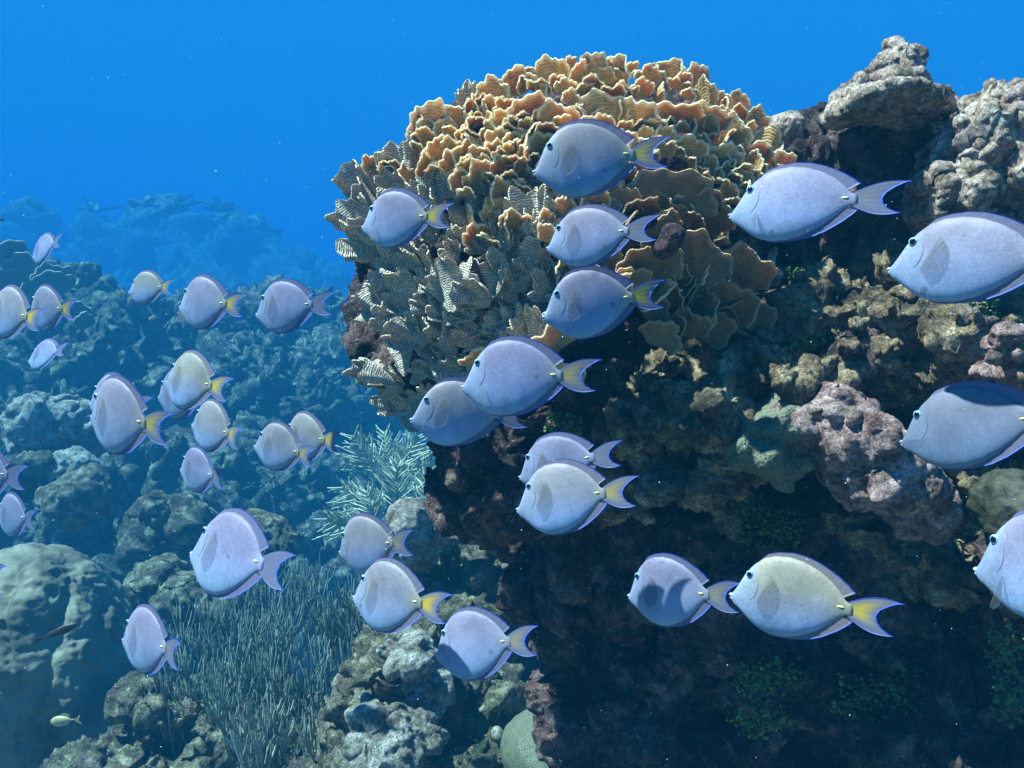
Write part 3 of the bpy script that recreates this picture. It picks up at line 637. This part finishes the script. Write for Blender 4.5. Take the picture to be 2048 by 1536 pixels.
# ------------------------------------------------------------------ leafy algae
def algae(name, label, blobs, mat, n, size, seed, cat='algae'):
    rs = np.random.RandomState(seed); mb = MB(); c0 = at(*blobs[0][:3])
    k = 7; a = np.arange(k) * 2 * math.pi / k
    for i in range(n):
        px, py, d, rx, ry, rz = blobs[rs.randint(len(blobs))]
        v = rs.randn(3); v /= np.linalg.norm(v); v *= rs.rand()**0.4 * (1.0 if rs.rand() < 0.7 else 1.15)
        p = at(px + v[0] * rx, py + v[1] * ry, d + v[2] * rz) - c0
        q = _rot(rs.randint(1 << 20)); s = size * rs.uniform(0.35, 0.9 + 0.9 * rs.rand())
        ring = np.stack([np.cos(a) * s, np.sin(a) * s * 0.8, 0.25 * s * np.cos(2 * a)], 1)
        V = np.vstack([ring, ring * 0.45 + [0, 0, 0.25 * s]]) @ q.T + np.array(p)
        Q = [[j, (j + 1) % k, k + (j + 1) % k, k + j] for j in range(k)] + [[k, k + 1, k + 2, k + 3], [k, k + 3, k + 4, k + 5], [k + 5, k + 6, k, k]]
        mb.add(V, Q[:-1] + [[k + 5, k + 6, k, k + 5]][:0])
    o = mb.build(name, mat, None); o.location = c0
    return tag(o, label, cat, kind=None)
algae('leafy_algae', 'bright green leafy algae tuft on the upper left of the lettuce coral', [(950, 205, 1.98, 36, 26, .03), (975, 180, 2.0, 30, 16, .03), (930, 225, 1.96, 14, 14, .02)], M['algae'], 420, 0.005, 1)
algae('leafy_algae', 'small green algae patch between orange fans near the top of the lettuce coral', [(1300, 168, 2.05, 30, 13, .03)], M['algae'], 160, 0.005, 2)
algae('leafy_algae', 'green turf patch on the lit shelf above the arched ledge', [(1625, 682, 1.93, 46, 20, .05), (1595, 690, 1.93, 24, 16, .04)], M['algae'], 500, 0.005, 3)
algae('leafy_algae', 'green algae tuft under the tang with the pale pectoral sickle', [(1640, 545, 2.08, 50, 14, .05), (1590, 545, 2.1, 30, 14, .04)], M['algae'], 300, 0.005, 4)
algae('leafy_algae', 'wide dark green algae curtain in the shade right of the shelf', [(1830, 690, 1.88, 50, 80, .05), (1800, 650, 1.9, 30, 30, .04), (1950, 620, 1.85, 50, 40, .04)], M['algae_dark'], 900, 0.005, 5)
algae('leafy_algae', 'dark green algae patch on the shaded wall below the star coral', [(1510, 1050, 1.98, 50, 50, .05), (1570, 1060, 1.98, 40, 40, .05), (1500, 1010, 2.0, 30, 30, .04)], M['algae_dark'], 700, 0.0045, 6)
algae('leafy_algae', 'green algae patch in the dark wall below the yellowish tang', [(1560, 1350, 2.02, 60, 40, .05), (1520, 1440, 2.05, 60, 40, .05), (1500, 1360, 2.05, 40, 40, .05)], M['algae'], 700, 0.0045, 7)
algae('leafy_algae', 'green algae patch low on the dark wall towards the right corner', [(1740, 1400, 1.98, 90, 50, .05), (1820, 1380, 1.95, 60, 50, .05), (1860, 1440, 1.92, 50, 40, .05)], M['algae'], 900, 0.0045, 8)
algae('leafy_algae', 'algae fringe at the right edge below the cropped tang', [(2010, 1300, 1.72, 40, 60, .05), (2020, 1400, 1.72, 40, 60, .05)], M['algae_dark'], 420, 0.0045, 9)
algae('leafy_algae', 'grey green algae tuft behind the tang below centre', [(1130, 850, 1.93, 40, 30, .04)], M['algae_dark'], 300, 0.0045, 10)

# ------------------------------------------------------------------ sea plumes and sea rods
def plume(label, base, tip, d, bend, blen, n, seed, mat='plume'):
    d *= 2.8; blen *= 2.8
    rs = np.random.RandomState(seed); b = at(base[0], base[1], d); t = at(tip[0], tip[1], d + rs.uniform(-.05, .05)) - b
    root = empty('sea_plume', b); t = np.array(t); L = np.linalg.norm(t); side = np.cross(t / L, [0, 1, 0]); side /= np.linalg.norm(side)
    s = np.linspace(0, 1, 14)[:, None]; pts = t * s + side * bend * L * np.sin(s * math.pi * 0.5)**2
    mb = MB(); tube(mb, pts, np.linspace(0.011, 0.006, 14), 6); mb.build('stem', M['rod'], root)
    mb = MB()
    for i in range(n):
        f = 0.12 + 0.86 * i / n + rs.normal(0, 0.01); f = min(max(f, 0.05), 0.99); j = f * 13; a = int(j); p = pts[a] + (pts[min(a + 1, 13)] - pts[a]) * (j - a)
        tg = pts[min(a + 1, 13)] - pts[max(a - 1, 0)]; tg /= np.linalg.norm(tg); sd = np.cross(tg, [0, 1, 0]); sd /= np.linalg.norm(sd)
        sgn = 1 if i % 2 else -1; out = sd * sgn * math.cos(0.65) + tg * math.sin(0.65 + 0.6 * f) + np.array([0, rs.normal(0, 0.35), 0])
        out /= np.linalg.norm(out); l = blen * rs.uniform(0.75, 1.15) * (0.6 + 0.6 * math.sin(math.pi * min(f + 0.15, 1)))
        q = np.linspace(0, 1, 6)[:, None]; cur = p + out * l * q + tg * l * rs.uniform(0.1, 0.5) * q**2 + np.array([rs.normal(0, .12), rs.normal(0, .15), -rs.uniform(0, .35)]) * l * q**2
        tube(mb, cur, np.linspace(0.0075, 0.0048, 6), 5)
    mb.build('branch', M[mat], root)
    tag(root, label, 'sea plume', 'feathery sea plumes left of the dark wall')
for i, a in enumerate([
    ('feathery sea plume highest on the left of its clump', (765, 975), (712, 868), 2.75, .05, .075, 44), ('upright sea plume between two others at the back of the clump', (785, 970), (768, 862), 2.85, .0, .06, 40),
    ('sea plume leaning right with bright tips beside the gap of blue water', (790, 965), (830, 868), 2.8, -.05, .07, 44), ('sea plume at the back right next to the dark overhang', (830, 1000), (862, 890), 2.85, -.1, .06, 38),
    ('bright sea plume in the middle of its clump above the white topped rock', (795, 1040), (800, 925), 2.6, .05, .07, 44), ('sea plume spreading low to the left above the gap', (770, 1030), (690, 965), 2.65, .1, .065, 40),
    ('lowest sea plume drooping at the left of its clump', (730, 1065), (668, 1020), 2.6, .25, .06, 36), ('curling pale sea plume over the back of the small tang', (760, 1060), (725, 985), 2.55, -.1, .06, 38),
    ('dim sea plume touching the dark overhang', (855, 1040), (850, 955), 2.7, .0, .06, 36)]):
    plume(*a[:7], seed=60 + i)

def rods(label, base, d, height, spread, n, seed, tilt=0.0, mat='rod', rad=0.0020):
    d *= 2.15; height *= 2.2; rad *= 1.9; n = int(n * 0.8)
    rs = np.random.RandomState(seed); b = at(base[0], base[1], d); root = empty('sea_rod', b)
    mb = MB(); st = MB()
    def grow(p, dr, l, gen):
        k = 7; q = np.linspace(0, 1, k)[:, None]; up = np.array([0.1 * rs.randn(), 0.1 * rs.randn(), 1.0])
        pts = p + dr * l * q + (up - dr) * l * 0.35 * q**2
        tube(st if gen == 0 else mb, pts, np.linspace(rad * (1.5 - 0.18 * gen), rad * (1.25 - 0.18 * gen), k), 5)
        e = pts[-1]; dn = pts[-1] - pts[-3]; dn /= np.linalg.norm(dn)
        return e, dn, pts
    stack = []
    for i in range(n):
        a = rs.uniform(-1, 1); dr = np.array([a * spread + tilt, rs.uniform(-0.5, 0.4), 1.0 - 0.3 * abs(a)]); dr /= np.linalg.norm(dr)
        stack.append((np.array([a * spread * height * 0.35, rs.uniform(-.1, .1), 0]), dr, height * rs.uniform(0.25, 0.42), 0))
    while stack:
        p, dr, l, gen = stack.pop()
        e, dn, pts = grow(p, dr, l, gen)
        if gen < 3:
            for k in range(rs.randint(2, 4)):
                nd = dn + rs.normal(0, 0.42, 3) * [1, 0.8, 0.3]; nd /= np.linalg.norm(nd)
                stack.append((e if k < 2 else pts[4], nd, height * rs.uniform(0.14, 0.30), gen + 1))
    st.build('stem', M[mat], root); mb.build('branch', M[mat], root)
    tag(root, label, 'sea rod')
rods('broad dark bush of sea rods rising behind the two centre left tangs', (600, 1440), 2.45, 0.40, .85, 17, 71)
rods('dark sea rod bush left of centre beside the tang near the mottled mound', (485, 1510), 2.35, 0.40, .75, 17, 72)
rods('sea rod bush with streaked tips at the foot of the slope', (630, 1590), 2.05, 0.36, 1.0, 18, 73, mat='rod')
rods('low pale sea rods lit at the bottom edge left of the rubble boulder', (600, 1600), 1.9, 0.20, 0.95, 16, 74, mat='rodpale', rad=0.003)
rods('narrow sea rod reaching up next to the cream topped boulder', (690, 1420), 2.2, 0.32, .3, 6, 175)
rods('dim sea rods far left of their group against the mottled mound', (430, 1590), 2.2, 0.38, .5, 12, 76)
rods('tall thin sea rods under the tail of the large centre left tang', (560, 1330), 2.6, 0.33, .6, 10, 77)

# far branching corals along the hazy crest
def elkhorn(label, base, d, h, seed):
    d *= 8.4; h *= 4.2
    rs = np.random.RandomState(seed); b = at(base[0], base[1] - 6, d); mb = MB()
    for i in range(14):
        a = rs.uniform(-1, 1); dr = np.array([a * 1.3, rs.uniform(-.5, .5), rs.uniform(.1, .7)]); dr /= np.linalg.norm(dr)
        q = np.linspace(0, 1, 8)[:, None]; l = h * rs.uniform(.35, 1.0); c = dr * l * q + np.array([a, 0, 0]) * l * .5 * q**2
        sd = np.cross(dr, [0, 0, 1]); sd /= np.linalg.norm(sd) + 1e-6; w = l * .42 * (0.25 + q * (1.25 - q))
        G = np.stack([c - sd * w, c, c + sd * w], 0); G[1, :, 2] += l * .03
        sheet(mb, G, 0.03 * h)
    o = mb.build('branching_coral', M['elk'], None); o.location = b; tag(o, label, 'coral', 'branching corals on the far hazy reef')
elkhorn('faint branching coral at the left end of the far hazy reef', (190, 430), 8.2, .38, 81)
elkhorn('faint branching coral near the middle of the far crest', (290, 420), 8.6, .36, 82)
elkhorn('tallest faint branching coral on the far crest', (350, 420), 8.8, .40, 83)
elkhorn('faint branching coral at the right end of the far crest', (440, 430), 8.6, .42, 84)
elkhorn('faint branching coral low on the right slope of the far reef', (470, 490), 7.4, .36, 85)
elkhorn('faint branching coral half way down the far reef', (300, 500), 7.2, .36, 86)

# plate corals on the near left ridge
def ridge_plates(label, spec, d, seed):
    d *= 4.4
    root = empty('plate_coral', at(spec[0][0], spec[0][1], d)); rs = np.random.RandomState(seed)
    for (bx, by, tx, ty, w) in spec:
        base = at(bx, by, d); tip = at(tx, ty, d - .1); R = frame_from(base, tip, rs.normal(0, .3))
        G, U, E = plate_grid(w * d / F, (tip - base).length, 'W', rs); mb = MB(); sheet(mb, G @ np.array(R).T, .06 - .03 * E, U, E)
        o = mb.build('coral_plate', M['W'], root); o.location = base - root.location
    tag(root, label, 'coral')
ridge_plates('grey tiered plate coral at the left edge of the ridge', [(20, 560, 10, 480, 110), (60, 580, 60, 505, 110), (20, 620, 25, 530, 130), (110, 600, 100, 525, 90)], 3.6, 91)
ridge_plates('thin plate coral with a pale rim on the left ridge', [(110, 600, 90, 545, 110), (150, 640, 150, 600, 60), (165, 665, 165, 620, 45)], 3.4, 92)

# ------------------------------------------------------------------ fish
ax = lambda pts: (np.array([(p[0] - 150) / 1760 for p in pts]), np.array([-(p[1] - 600) / 1760 for p in pts]))
UPx, UPz = ax([(150,690),(165,662),(190,630),(230,560),(300,430),(380,325),(480,240),(600,190),(750,175),(900,197),(1050,255),(1180,340),(1270,430),(1330,508),(1400,520)])
LOx, LOz = ax([(150,700),(165,740),(190,778),(230,798),(300,855),(380,922),(480,978),(600,1006),(750,1000),(900,955),(1050,875),(1180,775),(1270,695),(1330,650),(1400,648)])
WX = [0, 0.01, 0.03, 0.06, 0.12, 0.2, 0.3, 0.42, 0.52, 0.6, 0.66, 0.72]; WY = [0.010, 0.015, 0.019, 0.027, 0.042, 0.053, 0.056, 0.048, 0.035, 0.023, 0.014, 0.009]
def body_w(x): return np.interp(x, WX, WY)
def fish(label, snout, tail, top, bot, L, by=0.2, ty=0.5, dk=0.0, pose='fold', bend=0.0, group='blue tangs in the school', hr=None, roll=0.0, yaw=None):
    _r = random.Random(label); bend = bend + _r.uniform(-0.05, 0.05); roll = roll + _r.uniform(-6, 6)
    h = bot - top; dist = math.hypot(tail[0] - snout[0], tail[1] - snout[1]); ratio = h / dist
    if hr is None: hr = min(max(ratio / 0.494, 0.90), 1.10)
    d = F * 0.494 * hr * L / h; lo, hi = 0.0, 1.2 * L
    for _ in range(40):
        dl = (lo + hi) / 2; v = at(tail[0], tail[1], d - 0.55 * dl) - at(snout[0], snout[1], d + 0.45 * dl)
        if v.length < 0.965 * L: lo = dl
        else: hi = dl
    if yaw is not None: lo = L * math.sin(math.radians(yaw))
    v = CR.transposed() @ (at(tail[0], tail[1], d - 0.55 * lo) - at(snout[0], snout[1], d + 0.45 * lo))
    Xc = Vector((v.x, v.z, -v.y)).normalized()                              # towards the tail, in camera axes (z to viewer)
    up = Vector((0, 1, 0)); up = up - Xc * up.dot(Xc); up.normalize(); up = Matrix.Rotation(math.radians(roll), 3, Xc) @ up
    Yc = up.cross(Xc)
    cv = lambda v: cam2world(v.x, v.y, v.z)
    Rm = Matrix((cv(Xc), cv(Yc), cv(up))).transposed().to_4x4()
    root = empty('blue_tang', at(snout[0], snout[1], d + 0.45 * lo))
    root.matrix_world = Matrix.Translation(root.location) @ Rm @ Matrix.Diagonal((L, L, L, 1))
    zoff = UPz[0]                                                            # root sits at the snout
    def W3(x, y, z): return np.stack([x + 0 * y, y + bend * np.clip(x - 0.3, 0, 1)**2 * 1.6, (z - zoff) * hr], -1)
    parts = []
    nx, na = 46, 30
    xs = (np.linspace(0, 1, nx)**1.25)[:, None] * UPx[-1]; phi = (np.arange(na) * 2 * math.pi / na)[None]
    up_ = np.interp(xs, UPx, UPz); lo_ = np.interp(xs, LOx, LOz)
    mid = (up_ + lo_) / 2; hf = (up_ - lo_) / 2; w = body_w(xs)
    sn, cs = np.sin(phi), np.cos(phi)
    y = w * np.sign(cs) * np.abs(cs)**0.9; z = mid + hf * sn
    V = W3(xs + 0 * phi, y, z).reshape(-1, 3)
    Q = np.array([[i * na + j, i * na + (j + 1) % na, (i + 1) * na + (j + 1) % na, (i + 1) * na + j] for i in range(nx - 1) for j in range(na)])
    capf = [list(range(na))[::-1], [(nx - 1) * na + j for j in range(na)]]
    me_f = [list(q) for q in Q] + capf
    parts.append(mesh_obj('body', V, me_f, M['skin'], root))
    def finsheet(name, px, pz, qx, qz, nr=7, th=0.006, mat='fin', yoff=0):
        s = np.linspace(0, 1, 26); t = np.linspace(0, 1, len(px))
        bx = np.interp(s, t, px)[:, None]; bz = np.interp(s, t, pz)[:, None]
        ox = np.interp(s, np.linspace(0, 1, len(qx)), qx)[:, None]; oz = np.interp(s, np.linspace(0, 1, len(qz)), qz)[:, None]
        r = np.linspace(0, 1, nr)[None]; x = bx + (ox - bx) * r; z = bz + (oz - bz) * r
        G = W3(x, 0.002 * np.sin(s[:, None] * 60) * r, z)
        U = np.stack([np.broadcast_to(s[:, None], x.shape), np.broadcast_to(r, x.shape)], -1); E = np.broadcast_to(r**1.5, x.shape)
        mb = MB(); sheet(mb, G, th * (1 - 0.8 * r), U, E); o = mb.build(name, M[mat], root); parts.append(o); return o
    bpx, bpz = ax([(430,290),(520,225),(620,195),(750,182),(900,205),(1050,265),(1180,350),(1255,430),(1300,480)])
    dpx, dpz = ax([(450,262),(530,180),(640,145),(800,125),(950,143),(1100,195),(1250,275),(1350,345),(1418,412)])
    finsheet('dorsal_fin', bpx, bpz, dpx, dpz)
    bpx, bpz = ax([(520,985),(640,1000),(760,992),(900,945),(1050,865),(1180,768),(1250,705),(1300,668)])
    dpx, dpz = ax([(530,1002),(640,1024),(800,1012),(960,985),(1120,915),(1260,825),(1360,745),(1420,682)])
    finsheet('anal_fin', bpx, bpz, dpx, dpz)
    # tail fin
    bpx, bpz = ax([(1345,515),(1350,545),(1352,582),(1352,620),(1345,650)])
    dpx, dpz = ax([(1915,420),(1860,425),(1765,468),(1676,526),(1640,588),(1655,642),(1700,694),(1765,726),(1822,748)])
    s = np.linspace(0, 1, 30)[:, None]; r = np.linspace(0, 1, 14)[None]
    bx = np.interp(s, np.linspace(0, 1, 5), bpx); bz = np.interp(s, np.linspace(0, 1, 5), bpz)
    ox = np.interp(s, np.linspace(0, 1, 9), dpx); oz = np.interp(s, np.linspace(0, 1, 9), dpz)
    x = bx + (ox - bx) * r; z = bz + (oz - bz) * r
    x = 0.68 + (x - 0.68) * 0.93
    belly = 0.032 * np.sin(math.pi * r) ; z = z + belly * (1 - 2 * s)**3
    E = np.maximum(r**2.2 * np.ones_like(s), np.abs(1 - 2 * s)**10 * 0.97 * np.ones_like(r))
    U = np.stack([s + 0 * r, r + 0 * s], -1)
    mb = MB(); sheet(mb, W3(x, 0.0004 * np.sin(s * 40) * r, z), 0.012 * (1 - 0.9 * r) * np.ones_like(s), U, E)
    parts.append(mb.build('tail_fin', M['tailfin'], root))
    # pectoral fins
    for sg in (-1, 1):
        nr, nl = 18, 8
        a0, a1 = {'fold': (-0.95, 1.12), 'sickle': (-0.9, 0.5), 'out': (-0.75, 0.45), 'spread': (-0.5, 0.5)}[pose]
        s = np.linspace(0, 1, nr)[:, None]; r = np.linspace(0, 1, nl)[None]; a = a0 + (a1 - a0) * s
        ln = 0.075 + 0.135 * s**1.2 - 0.012 * np.abs(np.sin(s * 30)) ; ln = np.where(s > 0.93, ln * 0.97, ln)
        psi = {'fold': 0.16, 'sickle': 1.25, 'out': 2.3, 'spread': 1.9}[pose]
        ex = np.cos(a) * ln * r; ez = np.sin(a) * ln * r
        if pose in ('sickle', 'out', 'spread'): a_t = {'sickle': -1.15, 'out': -0.75, 'spread': -0.5}[pose]; ex, ez = ex * math.cos(a_t) - ez * math.sin(a_t), ex * math.sin(a_t) + ez * math.cos(a_t)
        x = 0.172 + ex * math.cos(psi); y = sg * (0.052 + np.abs(ex) * math.sin(psi) + 0.01 * r); z = -0.048 + ez
        if pose == 'fold': y = sg * (np.maximum(body_w(x) * 0.98, 0.03) + 0.002 + 0.006 * r)
        U = np.stack([s + 0 * r, r + 0 * s], -1); E = np.broadcast_to(r, x.shape if x.ndim == 2 else (nr, nl))
        mb = MB(); sheet(mb, W3(x, y, z), 0.003, U, E); parts.append(mb.build('pectoral_fin', M['pect'], root))
    # eyes
    ex_, ez_ = (362 - 150) / 1760, -(415 - 600) / 1760; V2, F2 = ICO2
    for sg in (-1, 1):
        yc = sg * body_w(ex_) * 0.76
        P = V2 * [0.023, 0.011, 0.023 / hr]; eye = mesh_obj('eye', W3(P[:, 0] + ex_, P[:, 1] + yc, P[:, 2] + ez_), F2, M['iris'], root); parts.append(eye)
        P = V2 * [0.0158, 0.006, 0.0165 / hr]; parts.append(mesh_obj('pupil', W3(P[:, 0] + ex_, P[:, 1] + yc + sg * 0.0072, P[:, 2] + ez_), F2, M['pupil'], eye))
        sx_, sz_ = (1282 - 150) / 1760, -(566 - 600) / 1760; P = V2 * [0.024, 0.006, 0.006]
        parts.append(mesh_obj('tail_spine', W3(P[:, 0] + sx_, P[:, 1] + sg * body_w(sx_) * 0.92, P[:, 2] + sz_), F2, M['spine'], root))
        gx_, gz_ = ax([(458,440),(466,495),(462,550),(446,603),(420,645),(385,680)]); q = np.linspace(0, 1, 12); t = np.linspace(0, 1, 6)
        gx2, gz2 = np.interp(q, t, gx_), np.interp(q, t, gz_)
        mdp = (np.interp(gx2, UPx, UPz) + np.interp(gx2, LOx, LOz)) / 2; hh = (np.interp(gx2, UPx, UPz) - np.interp(gx2, LOx, LOz)) / 2
        yy = body_w(gx2) * np.sqrt(np.clip(1 - ((gz2 - mdp) / hh)**2, 0.02, 1))**0.9
        mb = MB(); tube(mb, W3(gx2, sg * yy, gz2), 0.0015 * np.sin(np.linspace(0.3, 2.9, 12)) + 0.0004, 5); parts.append(mb.build('gill_slit', M['gill'], root))
    # lips
    for zz in (0.004, -0.014):
        P = V2 * [0.017, 0.015, 0.012]; parts.append(mesh_obj('lip', W3(P[:, 0] + 0.004 + (0.007 if zz < 0 else 0), P[:, 1], P[:, 2] + UPz[0] + zz), F2, M['lip'], root))
    if snout[0] < 800 and 'lettuce' not in label: dk += 0.14  # left-hand tangs darkened in colour to imitate the thicker haze there
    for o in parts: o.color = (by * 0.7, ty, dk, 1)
    tag(root, label, 'fish', group)
    return root

B = 0.22
fish('tang highest in the group swimming right over the orange top of the lettuce coral', (1068, 345), (1352, 322), 242, 398, B, .5, .75, .25)
fish('tang with a pale grey tail swimming in front of the dark wall below the pinnacle', (1460, 432), (1815, 412), 338, 496, B, .05, .12, pose='sickle')
fish('large pale bright tang cropped by the right edge', (1778, 540), (2215, 540), 418, 600, B, .25, .3)
fish('tang furthest left on the lettuce coral with a yellow tail', (725, 455), (905, 445), 374, 491, .21, .1, .9, pose='sickle')
fish('plain lavender tang with a whitish tail just left of the dark pointed rock', (1095, 497), (1322, 470), 412, 534, .20, .1, .12, hr=1.0)
fish('tang with a bright orange yellow tail below the plain lavender one', (1087, 635), (1345, 602), 541, 682, B, .15, 1.0)
fish('tang overlapping another at the foot of the lettuce coral, tail split pale and yellow', (925, 775), (1200, 770), 677, 836, B, .0, .6, pose='sickle')
fish('tang partly hidden behind the overlapping one at the foot of the lettuce coral', (822, 840), (1065, 845), 744, 880, .225, .45, .4)
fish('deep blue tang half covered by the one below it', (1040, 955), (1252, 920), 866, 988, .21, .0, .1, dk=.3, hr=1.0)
fish('tang with a mottled yellow tail covering the deep blue one', (1035, 1020), (1283, 1000), 929, 1077, B, .5, .6)
fish('pale pink tang just ahead of the yellowish one against the black wall', (1258, 1192), (1487, 1215), 1115, 1263, B, .05, .35)
fish('yellowish tang with a yellow drooping tail against the black wall', (1462, 1190), (1803, 1262), 1112, 1284, .235, 1.0, .9, hr=1.0)
fish('dusky grey tang in shade cropped by the right edge', (1803, 885), (2200, 850), 762, 935, B, .3, .3, dk=.65, pose='spread')  # the shade over this tang is painted into its skin darkness
fish('tang cropped to its head at the lower right edge', (1952, 1140), (2420, 1210), 1030, 1262, B, .1, .2, pose='sickle', hr=1.0)
fish('largest full bodied tang at the lower left with a lilac tail', (383, 1108), (580, 1170), 1022, 1200, .24, .0, .0, bend=-.05, roll=-8)
fish('tang holding one pectoral fin straight out above the one with the brightest yellow tail', (680, 1105), (834, 1100), 1030, 1153, .22, .5, .35, pose='out')
fish('tang with the brightest yellow tail beside the cream topped boulder', (708, 1195), (895, 1240), 1128, 1276, .23, .45, 1.0, bend=.02)
fish('tang with a faint dark vertical bar and lowered pectoral fin at the bottom centre', (872, 1310), (1084, 1298), 1225, 1367, .22, .1, .4, pose='out')
fish('lone tang beside the mottled mound at the lower left with a dull purple tail', (247, 1280), (376, 1328), 1210, 1348, .23, .1, .15, bend=-.05)
fish('bluish tang furthest right of the three along the left ridge', (513, 630), (667, 620), 560, 669, 0.338, .0, .05)
fish('tang with a split white and yellow tail in the middle of the left ridge row', (360, 615), (486, 625), 544, 654, 0.338, .2, .85, pose='sickle', bend=.05)
fish('tang with one outstretched pectoral fin at the left of the ridge row', (258, 585), (350, 583), 537, 607, 0.325, .9, .8, pose='out', bend=-.04)
fish('small whitish tang tilting away above the left ridge', (66, 514), (122, 486), 461, 525, 0.300, .0, .1, roll=-10)
fish('tang with a yellow tail cropped at the left edge under the ridge', (-22, 628), (80, 655), 577, 686, 0.312, .5, 1.0, bend=.03)
fish('tang behind and right of the cropped yellow tailed one', (62, 625), (146, 632), 564, 657, 0.338, .3, .9, bend=.04)
fish('small pale tang turning away below the left ridge', (58, 722), (132, 705), 674, 740, 0.312, .0, .0, roll=-20)
fish('tang with an orange tail above two others in the left cluster', (333, 765), (452, 795), 700, 820, 0.325, .9, .95, bend=.03)
fish('tang mostly hidden behind the orange tailed one', (318, 795), (425, 812), 735, 838, 0.350, .0, .2)
fish('broadest tang of the left cluster with a yellow tipped purple tail', (184, 835), (328, 882), 757, 918, 0.325, .3, .7, bend=.03)
fish('tang peeking out behind the broadest one of the left cluster', (181, 808), (300, 832), 746, 860, 0.362, .2, .3)
fish('tang with a spread striped pectoral fin under the orange tailed one', (385, 850), (488, 893), 805, 912, 0.325, .7, .7, pose='spread', bend=-.03)
fish('smallest tang of the left cluster above the round boulders', (362, 940), (452, 972), 895, 990, 0.275, .0, .1, bend=-.03)
fish('front tang of the overlapping pair left of the sea plumes', (510, 893), (634, 928), 852, 952, 0.280, .5, .6, bend=-.02)
fish('rear tang of the overlapping pair left of the sea plumes with an orange tail', (572, 880), (680, 898), 848, 950, 0.338, .7, .9)
fish('deep blue tang cropped at the left edge above the flat topped boulder', (-75, 950), (48, 972), 897, 1016, 0.300, .0, .0, dk=.1)
fish('small blue tang at the left edge under the cropped deep blue one', (-2, 1035), (74, 1052), 998, 1089, 0.300, .0, .0, dk=.15, bend=-.03)
fish('tang cropped at the left edge to a yellow and lilac tail', (-170, 1150), (18, 1180), 1085, 1235, 0.300, .3, .8)

def small_fish(label, mat, snout, tail, hpx, d, name='small_fish'):
    a = at(*snout, d); b = at(*tail, d); v = b - a; L = v.length; X = v.normalized(); Yv = Vector((0, 1, 0)); Z = X.cross(Yv).normalized()
    if Z.z < 0: Z = -Z
    Yv = Z.cross(X); root = empty(name, a); root.matrix_world = Matrix.Translation(a) @ Matrix((X, Yv, Z)).transposed().to_4x4()
    xs = np.linspace(0, 1, 20)[:, None]; ph = (np.arange(14) * 2 * math.pi / 14)[None]; H = hpx * d / F / 2
    prof = np.sin(np.clip(xs * 1.18, 0, 1) * math.pi)**0.6 * (1 - 0.3 * xs) + 0.12
    V = np.stack([xs * L * .8 + 0 * ph, prof * H * .5 * np.cos(ph), prof * H * np.sin(ph)], -1).reshape(-1, 3)
    Q = [[i * 14 + j, i * 14 + (j + 1) % 14, (i + 1) * 14 + (j + 1) % 14, (i + 1) * 14 + j] for i in range(19) for j in range(14)] + [list(range(14))[::-1], [19 * 14 + j for j in range(14)]]
    mesh_obj('body', V, Q, mat, root)
    s = np.linspace(-1, 1, 9)[:, None]; r = np.linspace(0, 1, 6)[None]
    G = np.stack([L * (.78 + (.14 + .08 * np.abs(s)) * r), 0 * s * r, s * H * (.15 + .8 * r)], -1)
    mb = MB(); sheet(mb, G, .0012); mb.build('tail_fin', mat, root)
    G = np.stack([L * (.3 + .35 * (s + 1) / 2) + 0 * r, 0 * s * r, H * (.8 + .5 * r * np.sqrt(np.clip(1 - s**2, 0, 1)))], -1)
    mb = MB(); sheet(mb, G, .0012); mb.build('dorsal_fin', mat, root)
    tag(root, label, 'fish')
small_fish('slender black fish drifting in front of the mottled mound', M['darkfish'], (153, 1249), (66, 1285), 18, 2.6)
small_fish('small olive fish low in front of the mottled mound', M['palefish'], (101, 1444), (162, 1438), 22, 2.6)
small_fish('tiny dark fish cropped at the left edge above the ridge', M['darkfish'], (-25, 445), (8, 440), 10, 2.4)

# drifting particles
rs = np.random.RandomState(77); mb = MB(); V1, F1 = ico(1)
F1q = np.hstack([F1, F1[:, :1]])
Vs = []; Fs = []
for i in range(420):
    p = np.array(at(rs.uniform(-60, 2108), rs.uniform(-40, 1570), rs.uniform(0.7, 1.9)))
    q = _rot(5000 + i); s = abs(rs.normal(0, 0.00018)) + 0.00020 + (0.0003 if i % 40 == 0 else 0)
    Vs.append((V1 * [s * rs.uniform(1, 2.2), s, s]) @ q.T + p); Fs.append(F1 + len(V1) * i)
o = mesh_obj('plankton', np.vstack(Vs), np.vstack(Fs), M['speck']); tag(o, 'tiny pale particles drifting through the water', 'plankton', kind='stuff')

# ------------------------------------------------------------------ water haze
def haze():
    x0, x1, y0, y1, z0, z1 = -90, 90, -16, 120, -20.0, 6.0
    V = [(x, y, z) for x in (x0, x1) for y in (y0, y1) for z in (z0, z1)]
    Fq = [(0, 1, 3, 2), (4, 6, 7, 5), (0, 4, 5, 1), (2, 3, 7, 6), (0, 2, 6, 4), (1, 5, 7, 3)]
    m = bpy.data.materials.new('blue water haze'); m.use_nodes = True; nt = m.node_tree; nt.nodes.clear()
    out = nt.nodes.new('ShaderNodeOutputMaterial'); pv = nt.nodes.new('ShaderNodeVolumePrincipled')
    pv.inputs['Color'].default_value = (0.024, 0.245, 0.48, 1); pv.inputs['Density'].default_value = HAZE_DENSITY; pv.inputs['Anisotropy'].default_value = 0.0
    va = nt.nodes.new('ShaderNodeVolumeAbsorption'); va.inputs['Color'].default_value = (0.0, 0.75, 1.0, 1); va.inputs['Density'].default_value = 0.05
    ad = nt.nodes.new('ShaderNodeAddShader'); nt.links.new(pv.outputs[0], ad.inputs[0]); nt.links.new(va.outputs[0], ad.inputs[1])
    nt.links.new(ad.outputs[0], out.inputs['Volume'])
    o = mesh_obj('haze', V, Fq, m, smooth=False); tag(o, kind='stuff')
haze()
